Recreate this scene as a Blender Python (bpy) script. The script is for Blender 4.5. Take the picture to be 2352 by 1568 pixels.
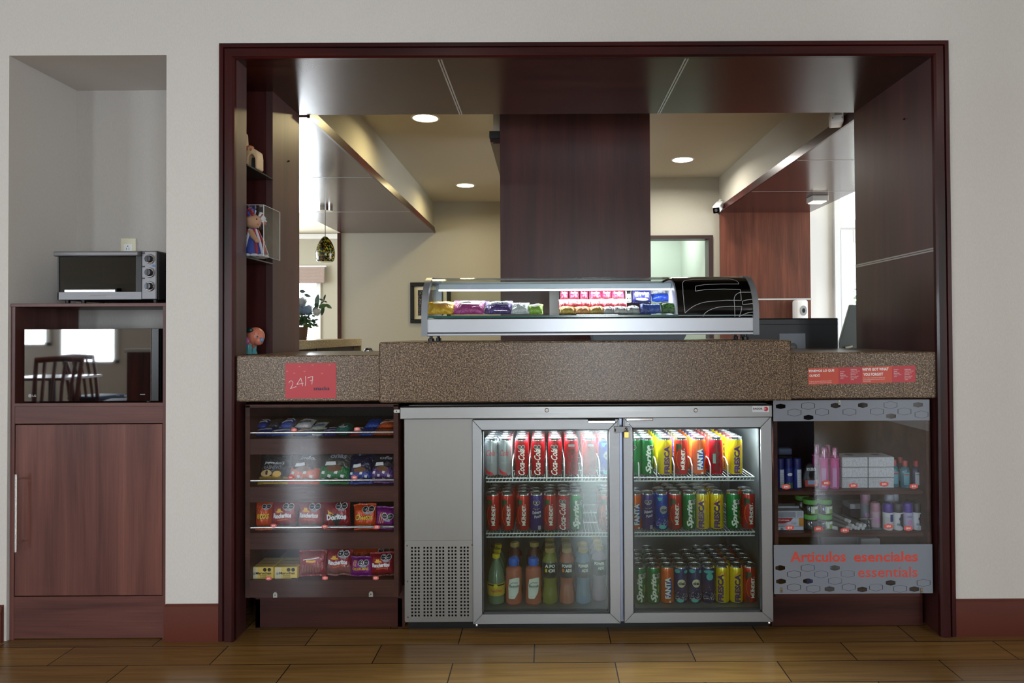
import bpy, bmesh, math, random
from mathutils import Vector, Matrix, noise
PI = math.pi
random.seed(7)
for _o in list(bpy.data.objects): bpy.data.objects.remove(_o)
SC = bpy.context.scene
COL = SC.collection
# ------------------------------------------------------------------ camera
D, HC, FPX = 2.76, 1.197, 1600.0
YAW, PITCH, ROLL, CX, CY = -.0027, .0136, -.0053, 1256.3, 744.0
cam = bpy.data.cameras.new('camera'); camo = bpy.data.objects.new('camera', cam); COL.objects.link(camo)
CR = Matrix.Rotation(YAW, 3, 'Z') @ Matrix.Rotation(PI/2+PITCH, 3, 'X') @ Matrix.Rotation(ROLL, 3, 'Z')
camo.matrix_world = Matrix.Translation((0, -D, HC)) @ CR.to_4x4()
cam.sensor_width = 36; cam.lens = FPX*36/2352
cam.shift_x = -(CX-1176)/2352; cam.shift_y = (CY-784)/2352
cam.clip_start = .05
SC.camera = camo
def P(px, py, Y):
    """measured pixel -> X, Z on the vertical plane at depth Y"""
    d = CR @ Vector(((px-CX)/FPX, -(py-CY)/FPX, -1.0))
    t = (Y+D)/d.y
    return d.x*t, HC+d.z*t
def PX(px, py, Y): return P(px, py, Y)[0]
def PZ(px, py, Y): return P(px, py, Y)[1]
# ------------------------------------------------------------------ view, world, daylight
SC.view_settings.view_transform = 'Standard'; SC.view_settings.look = 'None'
SC.view_settings.exposure = 0.0; SC.view_settings.gamma = 1.0; SC.view_settings.use_curve_mapping = False
W = bpy.data.worlds.new('world'); SC.world = W; W.use_nodes = True
wb = W.node_tree.nodes['Background']; wb.inputs[0].default_value = (.86, .92, 1.0, 1); wb.inputs[1].default_value = 5.0
def area(name, loc, rot, sx, sy, e, col=(1, 1, 1), spread=180, shape='RECTANGLE'):
    l = bpy.data.lights.new(name, 'AREA'); l.shape = shape; l.size = sx
    if shape == 'RECTANGLE': l.size_y = sy
    l.energy = e; l.color = col; l.spread = math.radians(spread)
    o = bpy.data.objects.new(name, l); COL.objects.link(o); o.location = loc; o.rotation_euler = rot
    return o
DAY = (.84, .92, 1.0)
area('daylight_blind_window', (-7.62, -7.38, 1.48), (PI/2, 0, 0), .6, .8, 36, DAY)
area('daylight_dining_window', (-6.69, -7.38, 1.35), (PI/2, 0, 0), .74, 1.05, 80, DAY)
area('daylight_side_window', (-3.55, -7.38, 1.35), (PI/2, 0, 0), .44, 2.0, 55, DAY)
area('daylight_glass_door', (.78, -7.38, 1.12), (PI/2, 0, 0), .62, 2.2, 85, DAY)
area('daylight_right_window', (3.2, -7.38, 1.6), (PI/2, 0, 0), 1.6, 1.7, 120, DAY)
area('daylight_lobby_left', (-5.85, 3.6, 1.7), (PI/2, 0, -PI/2), 4.2, 1.9, 170, DAY)
area('daylight_dining_far_window', (-3.97, 7.0, 1.2), (-PI/2, 0, 0), 1.4, 1.3, 170, DAY)
area('daylight_lobby_right', (5.3, 2.0, 1.45), (PI/2, 0, PI/2), 3.0, 2.5, 160, DAY)
area('office_fill_light', (1.0, 4.3, 2.45), (0, 0, 0), .5, .3, 14, (.93, 1, .97))  # unseen lamp added to brighten the office behind the door
# ------------------------------------------------------------------ materials
def lin(c):
    return tuple(((v/255)/12.92 if v/255 <= .04045 else ((v/255+.055)/1.055)**2.4) for v in c)
MATS = {}
def M(name, rgb=(128, 128, 128), rough=.5, metal=0., coat=0., emis=0., ecol=None, spec=.5, trans=0.):
    if name in MATS: return MATS[name]
    m = bpy.data.materials.new(name); m.use_nodes = True; MATS[name] = m
    b = m.node_tree.nodes['Principled BSDF']
    b.inputs['Base Color'].default_value = (*lin(rgb), 1)
    b.inputs['Roughness'].default_value = rough; b.inputs['Metallic'].default_value = metal
    b.inputs['Coat Weight'].default_value = coat; b.inputs['Coat Roughness'].default_value = .08
    b.inputs['Specular IOR Level'].default_value = spec
    if trans: b.inputs['Transmission Weight'].default_value = trans
    if emis:
        b.inputs['Emission Color'].default_value = (*(ecol or (1, 1, 1)), 1); b.inputs['Emission Strength'].default_value = emis
    return m
def nodes(m):
    nt = m.node_tree; return nt, nt.nodes, nt.links, nt.nodes['Principled BSDF']
def ramp(N, stops):
    r = N.new('ShaderNodeValToRGB'); e = r.color_ramp.elements
    while len(e) > len(stops): e.remove(e[-1])
    while len(e) < len(stops): e.new(.5)
    for k, (p, c) in enumerate(stops): e[k].position = p; e[k].color = (*lin(c), 1)
    return r
def bump(N, L, b, src, strength, dist=.001):
    bp = N.new('ShaderNodeBump'); bp.inputs['Strength'].default_value = strength; bp.inputs['Distance'].default_value = dist
    L.new(src, bp.inputs['Height']); L.new(bp.outputs[0], b.inputs['Normal'])
def wood(name, dark, mid, light, grain='Z', rough=.32, coat=.0, fine=.35, spec=.5):
    m = M(name, mid, rough, coat=coat, spec=spec); nt, N, L, b = nodes(m)
    tc = N.new('ShaderNodeTexCoord'); mp = N.new('ShaderNodeMapping')
    s = {'Z': (7, 7, .55), 'X': (.55, 7, 7), 'Y': (7, .55, 7)}[grain]
    mp.inputs['Scale'].default_value = s
    L.new(tc.outputs['Object'], mp.inputs[0])
    n1 = N.new('ShaderNodeTexNoise'); n1.inputs['Scale'].default_value = 1.6; n1.inputs['Detail'].default_value = 5; n1.inputs['Distortion'].default_value = .7
    L.new(mp.outputs[0], n1.inputs['Vector'])
    r = ramp(N, [(.3, dark), (.5, mid), (.72, light)]); L.new(n1.outputs['Fac'], r.inputs[0])
    mp2 = N.new('ShaderNodeMapping'); k = {'Z': (90, 90, 2.2), 'X': (2.2, 90, 90), 'Y': (90, 2.2, 90)}[grain]
    mp2.inputs['Scale'].default_value = k; L.new(tc.outputs['Object'], mp2.inputs[0])
    n2 = N.new('ShaderNodeTexNoise'); n2.inputs['Scale'].default_value = 2; n2.inputs['Detail'].default_value = 4
    L.new(mp2.outputs[0], n2.inputs['Vector'])
    r2 = ramp(N, [(.35, (140, 140, 140)), (.65, (255, 255, 255))]); L.new(n2.outputs['Fac'], r2.inputs[0])
    mx = N.new('ShaderNodeMix'); mx.data_type = 'RGBA'; mx.blend_type = 'MULTIPLY'; mx.inputs[0].default_value = fine
    L.new(r.outputs[0], mx.inputs[6]); L.new(r2.outputs[0], mx.inputs[7]); L.new(mx.outputs[2], b.inputs['Base Color'])
    bump(N, L, b, n2.outputs['Fac'], .15, .0004)
    return m
PANEL = wood('mahogany_panel', (56, 23, 23), (70, 31, 29), (84, 41, 36), 'Z', .32, spec=.42, fine=.22)
JAMBW = wood('mahogany_jamb', (60, 27, 26), (74, 35, 33), (88, 45, 40), 'Z', .44, spec=1.0, fine=.22)
PANELX = wood('mahogany_panel_across', (50, 20, 15), (66, 29, 21), (82, 40, 28), 'X', .24, spec=.45, fine=.22)
PANELY = wood('mahogany_panel_deep', (52, 24, 21), (70, 33, 29), (88, 44, 37), 'X', .2, spec=.6, coat=.15)
CAB = wood('walnut_laminate', (80, 46, 42), (104, 62, 55), (124, 78, 68), 'Z', .36, spec=.35, fine=.25)
CABX = wood('walnut_laminate_across', (80, 46, 42), (100, 60, 54), (118, 75, 66), 'X', .36, spec=.35, fine=.25)
CASING = wood('dark_red_varnish', (30, 8, 11), (58, 12, 14), (78, 20, 20), 'Z', .3, coat=.08, spec=.35)
CASINGX = wood('dark_red_varnish_across', (30, 8, 11), (58, 12, 14), (78, 20, 20), 'X', .3, coat=.08, spec=.35)
LOBBYW = wood('red_walnut_panel', (88, 48, 36), (108, 60, 45), (126, 74, 57), 'Z', .38, spec=.35)
RACK = wood('rack_brown_laminate', (60, 32, 26), (80, 44, 36), (98, 56, 46), 'X', .5, spec=.3)
BASEW = wood('plinth_wood', (38, 14, 12), (60, 26, 21), (80, 38, 28), 'X', .4, spec=.3)
def wallpaper(name, rgb, amt=.02):
    m = M(name, rgb, .85); nt, N, L, b = nodes(m)
    tc = N.new('ShaderNodeTexCoord'); mp = N.new('ShaderNodeMapping'); mp.inputs['Scale'].default_value = (420, 420, 90)
    L.new(tc.outputs['Object'], mp.inputs[0]); n = N.new('ShaderNodeTexNoise'); n.inputs['Scale'].default_value = 1; n.inputs['Detail'].default_value = 3
    L.new(mp.outputs[0], n.inputs['Vector'])
    d = tuple(int(v*(1-amt*2)) for v in rgb); l = tuple(min(255, int(v*(1+amt))) for v in rgb)
    r = ramp(N, [(.2, d), (.8, l)]); L.new(n.outputs['Fac'], r.inputs[0]); L.new(r.outputs[0], b.inputs['Base Color'])
    bump(N, L, b, n.outputs['Fac'], .1, .0003)
    return m
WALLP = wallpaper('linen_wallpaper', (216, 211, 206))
WALLN = wallpaper('linen_wallpaper_shaded', (186, 181, 175))  # same wallpaper, with the niche's shade mixed into its colour
WALLB = wallpaper('cream_wall', (180, 175, 160))
CEIL = wallpaper('ceiling_paint', (196, 190, 170), .01)
def granite(name, c, scale=150):
    m = M(name, c[1], .3, spec=.4); nt, N, L, b = nodes(m)
    tc = N.new('ShaderNodeTexCoord')
    n = N.new('ShaderNodeTexNoise'); n.inputs['Scale'].default_value = scale; n.inputs['Detail'].default_value = 3; n.inputs['Roughness'].default_value = .65
    L.new(tc.outputs['Object'], n.inputs['Vector'])
    r = ramp(N, [(.36, c[0]), (.47, c[1]), (.55, c[2]), (.66, c[3])]); L.new(n.outputs['Fac'], r.inputs[0])
    v = N.new('ShaderNodeTexVoronoi'); v.inputs['Scale'].default_value = scale*1.5; L.new(tc.outputs['Object'], v.inputs['Vector'])
    mx = N.new('ShaderNodeMix'); mx.data_type = 'RGBA'; mx.blend_type = 'OVERLAY'; mx.inputs[0].default_value = .45
    L.new(r.outputs[0], mx.inputs[6])
    bw = N.new('ShaderNodeRGBToBW'); L.new(v.outputs['Color'], bw.inputs[0]); L.new(bw.outputs[0], mx.inputs[7]); L.new(mx.outputs[2], b.inputs['Base Color'])
    return m
GRAN = granite('brown_speckled_granite', ((48, 36, 28), (92, 74, 58), (128, 106, 84), (176, 154, 128)), 200)
GRANB = granite('beige_granite', ((110, 92, 66), (150, 132, 98), (172, 154, 118), (196, 180, 146)), 190)
def floor_mat():
    m = M('wood_look_floor_tile', (120, 84, 48), .26, spec=.5); nt, N, L, b = nodes(m)
    tc = N.new('ShaderNodeTexCoord'); mp = N.new('ShaderNodeMapping')
    mp.inputs['Location'].default_value = (.637+.59*20, .056+.152*80, 0); L.new(tc.outputs['Object'], mp.inputs[0])
    br = N.new('ShaderNodeTexBrick'); br.inputs['Scale'].default_value = 1; br.inputs['Brick Width'].default_value = .59; br.inputs['Row Height'].default_value = .152
    br.inputs['Mortar Size'].default_value = .0022; br.inputs['Mortar Smooth'].default_value = .1; br.offset = .5
    br.inputs['Color1'].default_value = (*lin((146, 112, 64)), 1); br.inputs['Color2'].default_value = (*lin((126, 95, 54)), 1); br.inputs['Mortar'].default_value = (*lin((46, 34, 26)), 1)
    L.new(mp.outputs[0], br.inputs['Vector'])
    m2 = N.new('ShaderNodeMapping'); m2.inputs['Scale'].default_value = (1.2, 22, 1); L.new(tc.outputs['Object'], m2.inputs[0])
    n = N.new('ShaderNodeTexNoise'); n.inputs['Scale'].default_value = 2.2; n.inputs['Detail'].default_value = 7; n.inputs['Distortion'].default_value = .6; L.new(m2.outputs[0], n.inputs['Vector'])
    r = ramp(N, [(.25, (190, 180, 166)), (.75, (255, 252, 244))]); L.new(n.outputs['Fac'], r.inputs[0])
    mx = N.new('ShaderNodeMix'); mx.data_type = 'RGBA'; mx.blend_type = 'MULTIPLY'; mx.inputs[0].default_value = .85
    L.new(br.outputs['Color'], mx.inputs[6]); L.new(r.outputs[0], mx.inputs[7]); L.new(mx.outputs[2], b.inputs['Base Color'])
    bump(N, L, b, br.outputs['Fac'], -.4, .001)
    return m
FLOOR = floor_mat()
def brushed(name, rgb, rough=.32, axis='X'):
    m = M(name, rgb, rough, 1.0); nt, N, L, b = nodes(m)
    tc = N.new('ShaderNodeTexCoord'); mp = N.new('ShaderNodeMapping'); mp.inputs['Scale'].default_value = (2, 2, 160) if axis == 'X' else (160, 160, 2)
    L.new(tc.outputs['Object'], mp.inputs[0]); n = N.new('ShaderNodeTexNoise'); n.inputs['Scale'].default_value = 3; n.inputs['Detail'].default_value = 3; L.new(mp.outputs[0], n.inputs['Vector'])
    r = N.new('ShaderNodeMapRange'); r.inputs[3].default_value = rough-.08; r.inputs[4].default_value = rough+.1; L.new(n.outputs['Fac'], r.inputs[0]); L.new(r.outputs[0], b.inputs['Roughness'])
    return m
STEEL = brushed('brushed_steel', (156, 156, 155), .38)
STEELD = brushed('steel_panel', (146, 145, 141), .45, 'Z')
ALU = brushed('anodised_aluminium', (160, 162, 164), .45)
CHROME = M('chrome', (215, 215, 215), .12, 1.0)
BLACK = M('black_plastic', (14, 14, 15), .35)
BLACKG = M('black_gloss', (4, 4, 5), .12, spec=.35)
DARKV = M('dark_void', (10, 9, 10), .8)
WHITE = M('white_paint', (235, 236, 236), .4)
INKD = M('dark_ink', (30, 32, 40), .5)
def thin_glass(name, tint=(255, 255, 255), refl=1.0, rough=.0, base=0.0):
    m = bpy.data.materials.new(name); m.use_nodes = True; MATS[name] = m; nt = m.node_tree; N = nt.nodes; L = nt.links
    N.remove(N['Principled BSDF']); out = N['Material Output']
    t = N.new('ShaderNodeBsdfTransparent'); t.inputs[0].default_value = (*lin(tint), 1)
    g = N.new('ShaderNodeBsdfGlossy'); g.inputs['Roughness'].default_value = rough
    f = N.new('ShaderNodeLayerWeight'); pw = N.new('ShaderNodeMath'); pw.operation = 'POWER'; pw.inputs[1].default_value = 5; L.new(f.outputs['Facing'], pw.inputs[0])
    ma = N.new('ShaderNodeMath'); ma.operation = 'MULTIPLY_ADD'; ma.inputs[1].default_value = .8; ma.inputs[2].default_value = .045*refl+base; ma.use_clamp = True; L.new(pw.outputs[0], ma.inputs[0])
    mx = N.new('ShaderNodeMixShader'); L.new(ma.outputs[0], mx.inputs[0]); L.new(t.outputs[0], mx.inputs[1]); L.new(g.outputs[0], mx.inputs[2]); L.new(mx.outputs[0], out.inputs[0])
    return m
GLASS = thin_glass('clear_glass', (246, 250, 248), .7)
ACRYL = thin_glass('clear_acrylic', (244, 246, 248), .6)
ACRYL2 = thin_glass('glossy_acrylic', (240, 244, 248), 1.5)
GLEDGE = M('green_glass_edge', (38, 92, 84), .15, spec=.7)
def translucent(name, rgb, alpha, rough=.4):
    m = M(name, rgb, rough); nt, N, L, b = nodes(m); b.inputs['Alpha'].default_value = alpha; return m
VINYL = translucent('frosted_vinyl', (138, 144, 156), .88, .35)
# ------------------------------------------------------------------ mesh helpers
class MB:
    """collects shapes into one mesh with several materials"""
    def __init__(s): s.bm = bmesh.new(); s.mats = []
    def mi(s, m):
        if m not in s.mats: s.mats.append(m)
        return s.mats.index(m)
    def add(s, vs, fs, m, T=None):
        k = s.mi(m); V = [s.bm.verts.new(T @ Vector(v) if T else v) for v in vs]
        for f in fs:
            try: s.bm.faces.new([V[i] for i in f]).material_index = k
            except ValueError: pass
        return s
    def box(s, x0, x1, y0, y1, z0, z1, m, bev=0, T=None):
        x0, x1 = sorted((x0, x1)); y0, y1 = sorted((y0, y1)); z0, z1 = sorted((z0, z1))
        b = bmesh.new()
        V = [b.verts.new(p) for p in ((x0, y0, z0), (x1, y0, z0), (x1, y1, z0), (x0, y1, z0), (x0, y0, z1), (x1, y0, z1), (x1, y1, z1), (x0, y1, z1))]
        for f in ((3, 2, 1, 0), (4, 5, 6, 7), (0, 1, 5, 4), (1, 2, 6, 5), (2, 3, 7, 6), (3, 0, 4, 7)): b.faces.new([V[i] for i in f])
        if bev > 0: bmesh.ops.bevel(b, geom=list(b.edges), offset=min(bev, .45*min(x1-x0, y1-y0, z1-z0)), segments=1 if bev < .008 else 3, profile=.5, affect='EDGES')
        return s.merge(b, m, T)
    def merge(s, b, m, T=None):
        b.verts.index_update()
        s.add([v.co.copy() for v in b.verts], [[v.index for v in f.verts] for f in b.faces], m, T); b.free(); return s
    def lathe(s, prof, m, c=(0, 0, 0), n=24, sx=1, sy=1, T=None, ph=0, cap=True):
        """prof: (radius, z) from bottom to top"""
        vs = []; fs = []
        for r, z in prof:
            for i in range(n):
                a = 2*PI*i/n+ph; vs.append((c[0]+sx*r*math.cos(a), c[1]+sy*r*math.sin(a), c[2]+z))
        for j in range(len(prof)-1):
            for i in range(n): fs.append((j*n+i, j*n+(i+1) % n, (j+1)*n+(i+1) % n, (j+1)*n+i))
        if cap and prof[0][0] > 1e-6: fs.append(tuple(range(n))[::-1])
        if cap and prof[-1][0] > 1e-6: fs.append(tuple(range((len(prof)-1)*n, len(prof)*n)))
        b = bmesh.new(); V = [b.verts.new(v) for v in vs]
        for f in fs:
            b.faces.new([V[i] for i in f])
        bmesh.ops.remove_doubles(b, verts=b.verts, dist=1e-6)
        return s.merge(b, m, T)
    def tube(s, path, r, m, n=8, T=None, closed=False):
        P_ = [Vector(p) for p in path]; vs = []; fs = []
        for i, p in enumerate(P_):
            a = P_[i-1] if i else (P_[-1] if closed else p); b = P_[(i+1) % len(P_)] if (i < len(P_)-1 or closed) else p
            d = (b-a).normalized(); u = d.orthogonal().normalized() if i == 0 else (pu-d*pu.dot(d)).normalized(); pu = u; w = d.cross(u)
            rr = r[i] if isinstance(r, (list, tuple)) else r
            for k in range(n): an = 2*PI*k/n; vs.append(p+rr*(math.cos(an)*u+math.sin(an)*w))
        m_ = len(P_)
        for j in range(m_-1 if not closed else m_):
            for k in range(n): fs.append((j*n+k, j*n+(k+1) % n, ((j+1) % m_)*n+(k+1) % n, ((j+1) % m_)*n+k))
        if not closed: fs.append(tuple(range(n))[::-1]); fs.append(tuple(range((m_-1)*n, m_*n)))
        return s.add(vs, fs, m, T)
    def prism(s, pts, y0, y1, m, T=None, axis='Y', bev=0):
        """pts: outline in XZ, pushed along Y (axis Y); or outline in YZ pushed along X (axis X); or XY pushed along Z"""
        f = {'Y': lambda a, b, t: (a, t, b), 'X': lambda a, b, t: (t, a, b), 'Z': lambda a, b, t: (a, b, t)}[axis]
        n = len(pts); b = bmesh.new()
        V = [b.verts.new(f(p[0], p[1], y0)) for p in pts]+[b.verts.new(f(p[0], p[1], y1)) for p in pts]
        b.faces.new(V[:n]); b.faces.new(V[n:][::-1])
        for i in range(n): b.faces.new((V[i], V[n+i], V[n+(i+1) % n], V[(i+1) % n]))
        bmesh.ops.recalc_face_normals(b, faces=b.faces)
        if bev: bmesh.ops.bevel(b, geom=list(b.edges), offset=bev, segments=1, affect='EDGES')
        return s.merge(b, m, T)
    def ball(s, c, r, m, n=16, T=None, sc=(1, 1, 1)):
        b = bmesh.new(); bmesh.ops.create_uvsphere(b, u_segments=n, v_segments=max(6, n//2), radius=r)
        for v in b.verts: v.co = Vector((v.co.x*sc[0]+c[0], v.co.y*sc[1]+c[1], v.co.z*sc[2]+c[2]))
        return s.merge(b, m, T)
    def decal(s, shape, m, f, step=.01, eps_cut='xy'):
        """shape: 2D bmesh; f(u,v)->point on the carrier surface"""
        b = shape.copy(); xs = [v.co.x for v in b.verts]; ys = [v.co.y for v in b.verts]
        for ax, vals, no in ((0, xs, (1, 0, 0)), (1, ys, (0, 1, 0))):
            if 'xy'[ax] not in eps_cut or not vals: continue
            t = min(vals)+step*.5
            while t < max(vals):
                co = (t, 0, 0) if ax == 0 else (0, t, 0)
                bmesh.ops.bisect_plane(b, geom=list(b.verts)+list(b.edges)+list(b.faces), plane_co=co, plane_no=no, dist=1e-7); t += step
        for v in b.verts: v.co = f(v.co.x, v.co.y)
        return s.merge(b, m)
WORLD = {}
def _finish(bm, mats, name, smooth=35):
    me = bpy.data.meshes.new(name)
    bmesh.ops.recalc_face_normals(bm, faces=bm.faces) if smooth != 'keep' else None
    bm.to_mesh(me); bm.free()
    for m in mats: me.materials.append(m)
    for p in me.polygons: p.use_smooth = True
    me.set_sharp_from_angle(angle=math.radians(35 if smooth == 'keep' else smooth))
    return me
def build(name, mb, parent=None, label=None, cat=None, group=None, kind=None, smooth='keep', origin=None):
    bm = mb.bm; xs = [v.co.x for v in bm.verts]; ys = [v.co.y for v in bm.verts]; zs = [v.co.z for v in bm.verts]
    c = Vector(origin) if origin else Vector(((min(xs)+max(xs))/2, (min(ys)+max(ys))/2, min(zs)))
    for v in bm.verts: v.co -= c
    o = bpy.data.objects.new(name, _finish(bm, mb.mats, name, smooth)); COL.objects.link(o)
    o.location = c - (WORLD[parent.name] if parent else Vector((0, 0, 0)))
    WORLD[o.name] = c
    if parent: o.parent = parent
    tag(o, label, cat, group, kind)
    return o
def tag(o, label=None, cat=None, group=None, kind=None):
    if label: o['label'] = label
    if cat: o['category'] = cat
    if group: o['group'] = group
    if kind: o['kind'] = kind
def thing(name, loc, label, cat, group=None, kind=None):
    o = bpy.data.objects.new(name, None); COL.objects.link(o); o.location = loc; o.empty_display_size = .05
    WORLD[o.name] = Vector(loc); tag(o, label, cat, group, kind); return o
def struct(name, mb, parent=None): return build(name, mb, parent, kind=None if parent else 'structure')
def copy_tree(o, parent=None):
    c = o.copy(); COL.objects.link(c)
    if parent: c.parent = parent
    for ch in list(o.children): copy_tree(ch, c)
    return c
# 2D shapes
def poly(pts):
    b = bmesh.new(); b.faces.new([b.verts.new((p[0], p[1], 0)) for p in pts]); return b
def rect(x0, y0, x1, y1): return poly([(x0, y0), (x1, y0), (x1, y1), (x0, y1)])
def ell(cx, cy, rx, ry, n=16, a0=0): return poly([(cx+rx*math.cos(a0+2*PI*i/n), cy+ry*math.sin(a0+2*PI*i/n)) for i in range(n)])
def stroke(pts, w, b=None):
    b = b or bmesh.new()
    for (x0, y0), (x1, y1) in zip(pts, pts[1:]):
        l = math.hypot(x1-x0, y1-y0) or 1e-6; nx, ny = -(y1-y0)/l*w/2, (x1-x0)/l*w/2; ex, ey = (x1-x0)/l*w*.3, (y1-y0)/l*w*.3
        b.faces.new([b.verts.new(q+(0,)) for q in ((x0+nx-ex, y0+ny-ey), (x0-nx-ex, y0-ny-ey), (x1-nx+ex, y1-ny+ey), (x1+nx+ex, y1+ny+ey))])
    return b
_TC = {}
def text(s, cx, cy, w=None, h=None, bold=.0, shear=0., rot=0., arc=0.):
    """flat lettering fitted to a width/height, centred at cx, cy"""
    k = (s, bold, shear)
    if k not in _TC:
        c = bpy.data.curves.new('t', 'FONT'); c.body = s; c.size = 1; c.offset = bold; c.shear = shear; c.resolution_u = 2
        o = bpy.data.objects.new('t', c); COL.objects.link(o); bpy.context.view_layer.update()
        me = bpy.data.meshes.new_from_object(o.evaluated_get(bpy.context.evaluated_depsgraph_get()))
        bpy.data.objects.remove(o); bpy.data.curves.remove(c); _TC[k] = me
    b = bmesh.new(); b.from_mesh(_TC[k])
    xs = [v.co.x for v in b.verts]; ys = [v.co.y for v in b.verts]
    W0, H0 = max(xs)-min(xs), max(ys)-min(ys); mx, my = (max(xs)+min(xs))/2, (max(ys)+min(ys))/2
    sx = (w/W0) if w else h/H0; sy = (h/H0) if h else w/W0
    ca, sa = math.cos(rot), math.sin(rot)
    for v in b.verts:
        x, y = (v.co.x-mx)*sx, (v.co.y-my)*sy
        if arc: y += arc*(1-(2*x/(W0*sx))**2)
        v.co = Vector((cx+x*ca-y*sa, cy+x*sa+y*ca, 0))
    return b
def octa(cx, cy, r): return ell(cx, cy, r, r, 8, PI/8)
def hexa(cx, cy, w, h): return [(cx-w/2, cy-h*.28), (cx, cy-h/2), (cx+w/2, cy-h*.28), (cx+w/2, cy+h*.28), (cx, cy+h/2), (cx-w/2, cy+h*.28)]
def flat(x, y, z): return lambda u, v: Vector((x+u, y, z+v))
# ================================================================== ROOM SHELL
ZF, ZC = 0.0, 2.62
NL, NR, NT = PX(20, 400, 0), PX(382, 400, 0), PZ(200, 127, 0)     # niche
JL, JR, SZ, JB = -1.222, 1.551, 2.294, .707                        # opening between the jambs
TL, TR, TZ = -1.2845, 1.607, 2.352                                 # outer edge of the casing
m = MB(); m.box(-8.4, 7, -7.6, 9, -.08, 0, FLOOR); build('floor', m, kind='structure', origin=(0, 0, 0)); 
# front wall (the wall that faces the camera)
m = MB()
m.box(-8.2, NL, 0, .42, 0, 2.75, WALLP); m.box(NL, NR, 0, .42, NT, 2.75, WALLP); m.box(NR, TL+.02, 0, .085, 0, 2.75, WALLP); m.box(NR, NR+.014, .085, .42, 0, 2.75, WALLP)
m.box(TL+.02, TR-.02, 0, .42, TZ-.02, 2.75, WALLP); m.box(TR-.02, 4.6, 0, .42, 0, 2.75, WALLP)
struct('wall_front', m)
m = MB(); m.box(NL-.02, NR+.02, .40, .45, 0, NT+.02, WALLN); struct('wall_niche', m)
# room on the camera's side
m = MB(); m.box(-8.3, 4.7, -7.6, .0, 2.75, 2.82, CEIL); struct('ceiling', m)
m = MB(); m.box(-8.32, -8.2, -7.6, .42, 0, 2.75, WALLP); struct('wall_left', m)
m = MB(); m.box(4.6, 4.72, -7.6, .42, 0, 2.75, WALLP); struct('wall_right', m)
WINS = [(-7.95, -7.3, 1.06, 1.9), (-7.08, -6.3, .8, 1.9), (.47, 1.09, .02, 2.22), (-3.8, -3.3, .3, 2.4), (2.4, 4.0, .75, 2.45)]
m = MB(); xs = -8.3
for x0, x1, z0, z1 in sorted(WINS):
    m.box(xs, x0, -7.6, -7.5, 0, 2.75, WALLP); m.box(x0, x1, -7.6, -7.5, z1, 2.75, WALLP)
    if z0 > .05: m.box(x0, x1, -7.6, -7.5, 0, z0, WALLP)
    xs = x1
m.box(xs, 4.7, -7.6, -7.5, 0, 2.75, WALLP); struct('wall_back', m)
for k, (x0, x1, z0, z1) in enumerate(WINS):
    m = MB(); t = .045
    m.box(x0, x1, -7.52, -7.46, z1-t, z1, WHITE); m.box(x0, x1, -7.52, -7.46, z0, z0+t, WHITE)
    m.box(x0, x0+t, -7.52, -7.46, z0, z1, WHITE); m.box(x1-t, x1, -7.52, -7.46, z0, z1, WHITE)
    if k != 2: m.box((x0+x1)/2-.02, (x0+x1)/2+.02, -7.52, -7.46, z0, z1, WHITE)
    o = struct('door_1' if k == 2 else 'window_%d' % (k+1+(k > 2)), m)
    m = MB(); m.box(x0+t, x1-t, -7.515, -7.51, z0+t, z1-t, GLASS); struct('window_pane' if k != 2 else 'door_pane', m, o)
# baseboards
BB = M('brown_baseboard', (92, 42, 29), .5, spec=.25)
def baseboard(name, x0, x1):
    m = MB(); m.prism([(-.016, 0), (-.016, .118), (-.011, .132), (-.011, .137), (0, .142), (.004, .142), (.004, 0)], x0, x1, BB, axis='X'); struct(name, m)
baseboard('baseboard_left', -8.2, NL-.01); baseboard('baseboard_middle', NR+.002, TL+.001); baseboard('baseboard_right', TR-.001, 4.6)
# ------------------------------------------------------------------ casing of the opening
def casing(name, horiz, a0, a1, fx):
    """stepped moulding; fx maps (distance from outer edge, along) to world"""
    m = MB(); prof = [(0, .0), (0, -.016), (.003, -.019), (.017, -.019), (.020, -.012), (.024, -.012), (.027, -.024), (.055, -.024), (.0625, -.018), (.0625, .0)]
    n = len(prof); vs = []; 
    for end in (0, 1):
        for d, y in prof: vs.append(fx(d, y, end))
    fs = [(i, (i+1) % n, n+(i+1) % n, n+i) for i in range(n)]+[tuple(range(n))[::-1], tuple(range(n, 2*n))]
    m.add(vs, fs, CASINGX if horiz else CASING); return struct(name, m)
casing('trim_1', 0, 0, 0, lambda d, y, e: (TL+d, y, 0 if not e else TZ-d))
casing('trim_2', 0, 0, 0, lambda d, y, e: (TR-d, y, 0 if not e else TZ-d))
casing('trim_3', 1, 0, 0, lambda d, y, e: (TL+d if not e else TR-d, y, TZ-d))
# left jamb with its open shelf recess, right jamb, soffit
RY0, RY1, RD = .093, .368, .235
m = MB()
m.box(JL-.03, JL, 0, RY0, 0, SZ, JAMBW); m.box(JL-.03, JL, RY1, JB, 0, SZ, JAMBW)
m.box(JL-RD-.02, JL-RD, RY0-.01, RY1+.02, 0, SZ, PANEL); m.box(JL-RD, JL-.0305, RY1, RY1+.02, 0, SZ, PANEL); m.box(JL-RD, JL-.03, RY0-.02, RY0, 0, SZ, PANEL)
jl = struct('trim_4', m)
m = MB(); m.box(JR, JR+.05, 0, JB, 0, SZ, JAMBW); jr = struct('trim_5', m)
SILV = M('silver_joint', (198, 200, 204), .3, .6)
zj = PZ(2143.6, 572, 0)
for dz in (-.0045, .0045):
    m = MB(); m.box(JR-.0015, JR+.001, .0, JB, zj+dz-.003, zj+dz+.003, SILV); build('metal_strip', m, jr)
m = MB(); m.box(JL-RD, JR+.05, .002, JB, SZ, SZ+.05, PANELX); sf = struct('trim_6', m)
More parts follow.
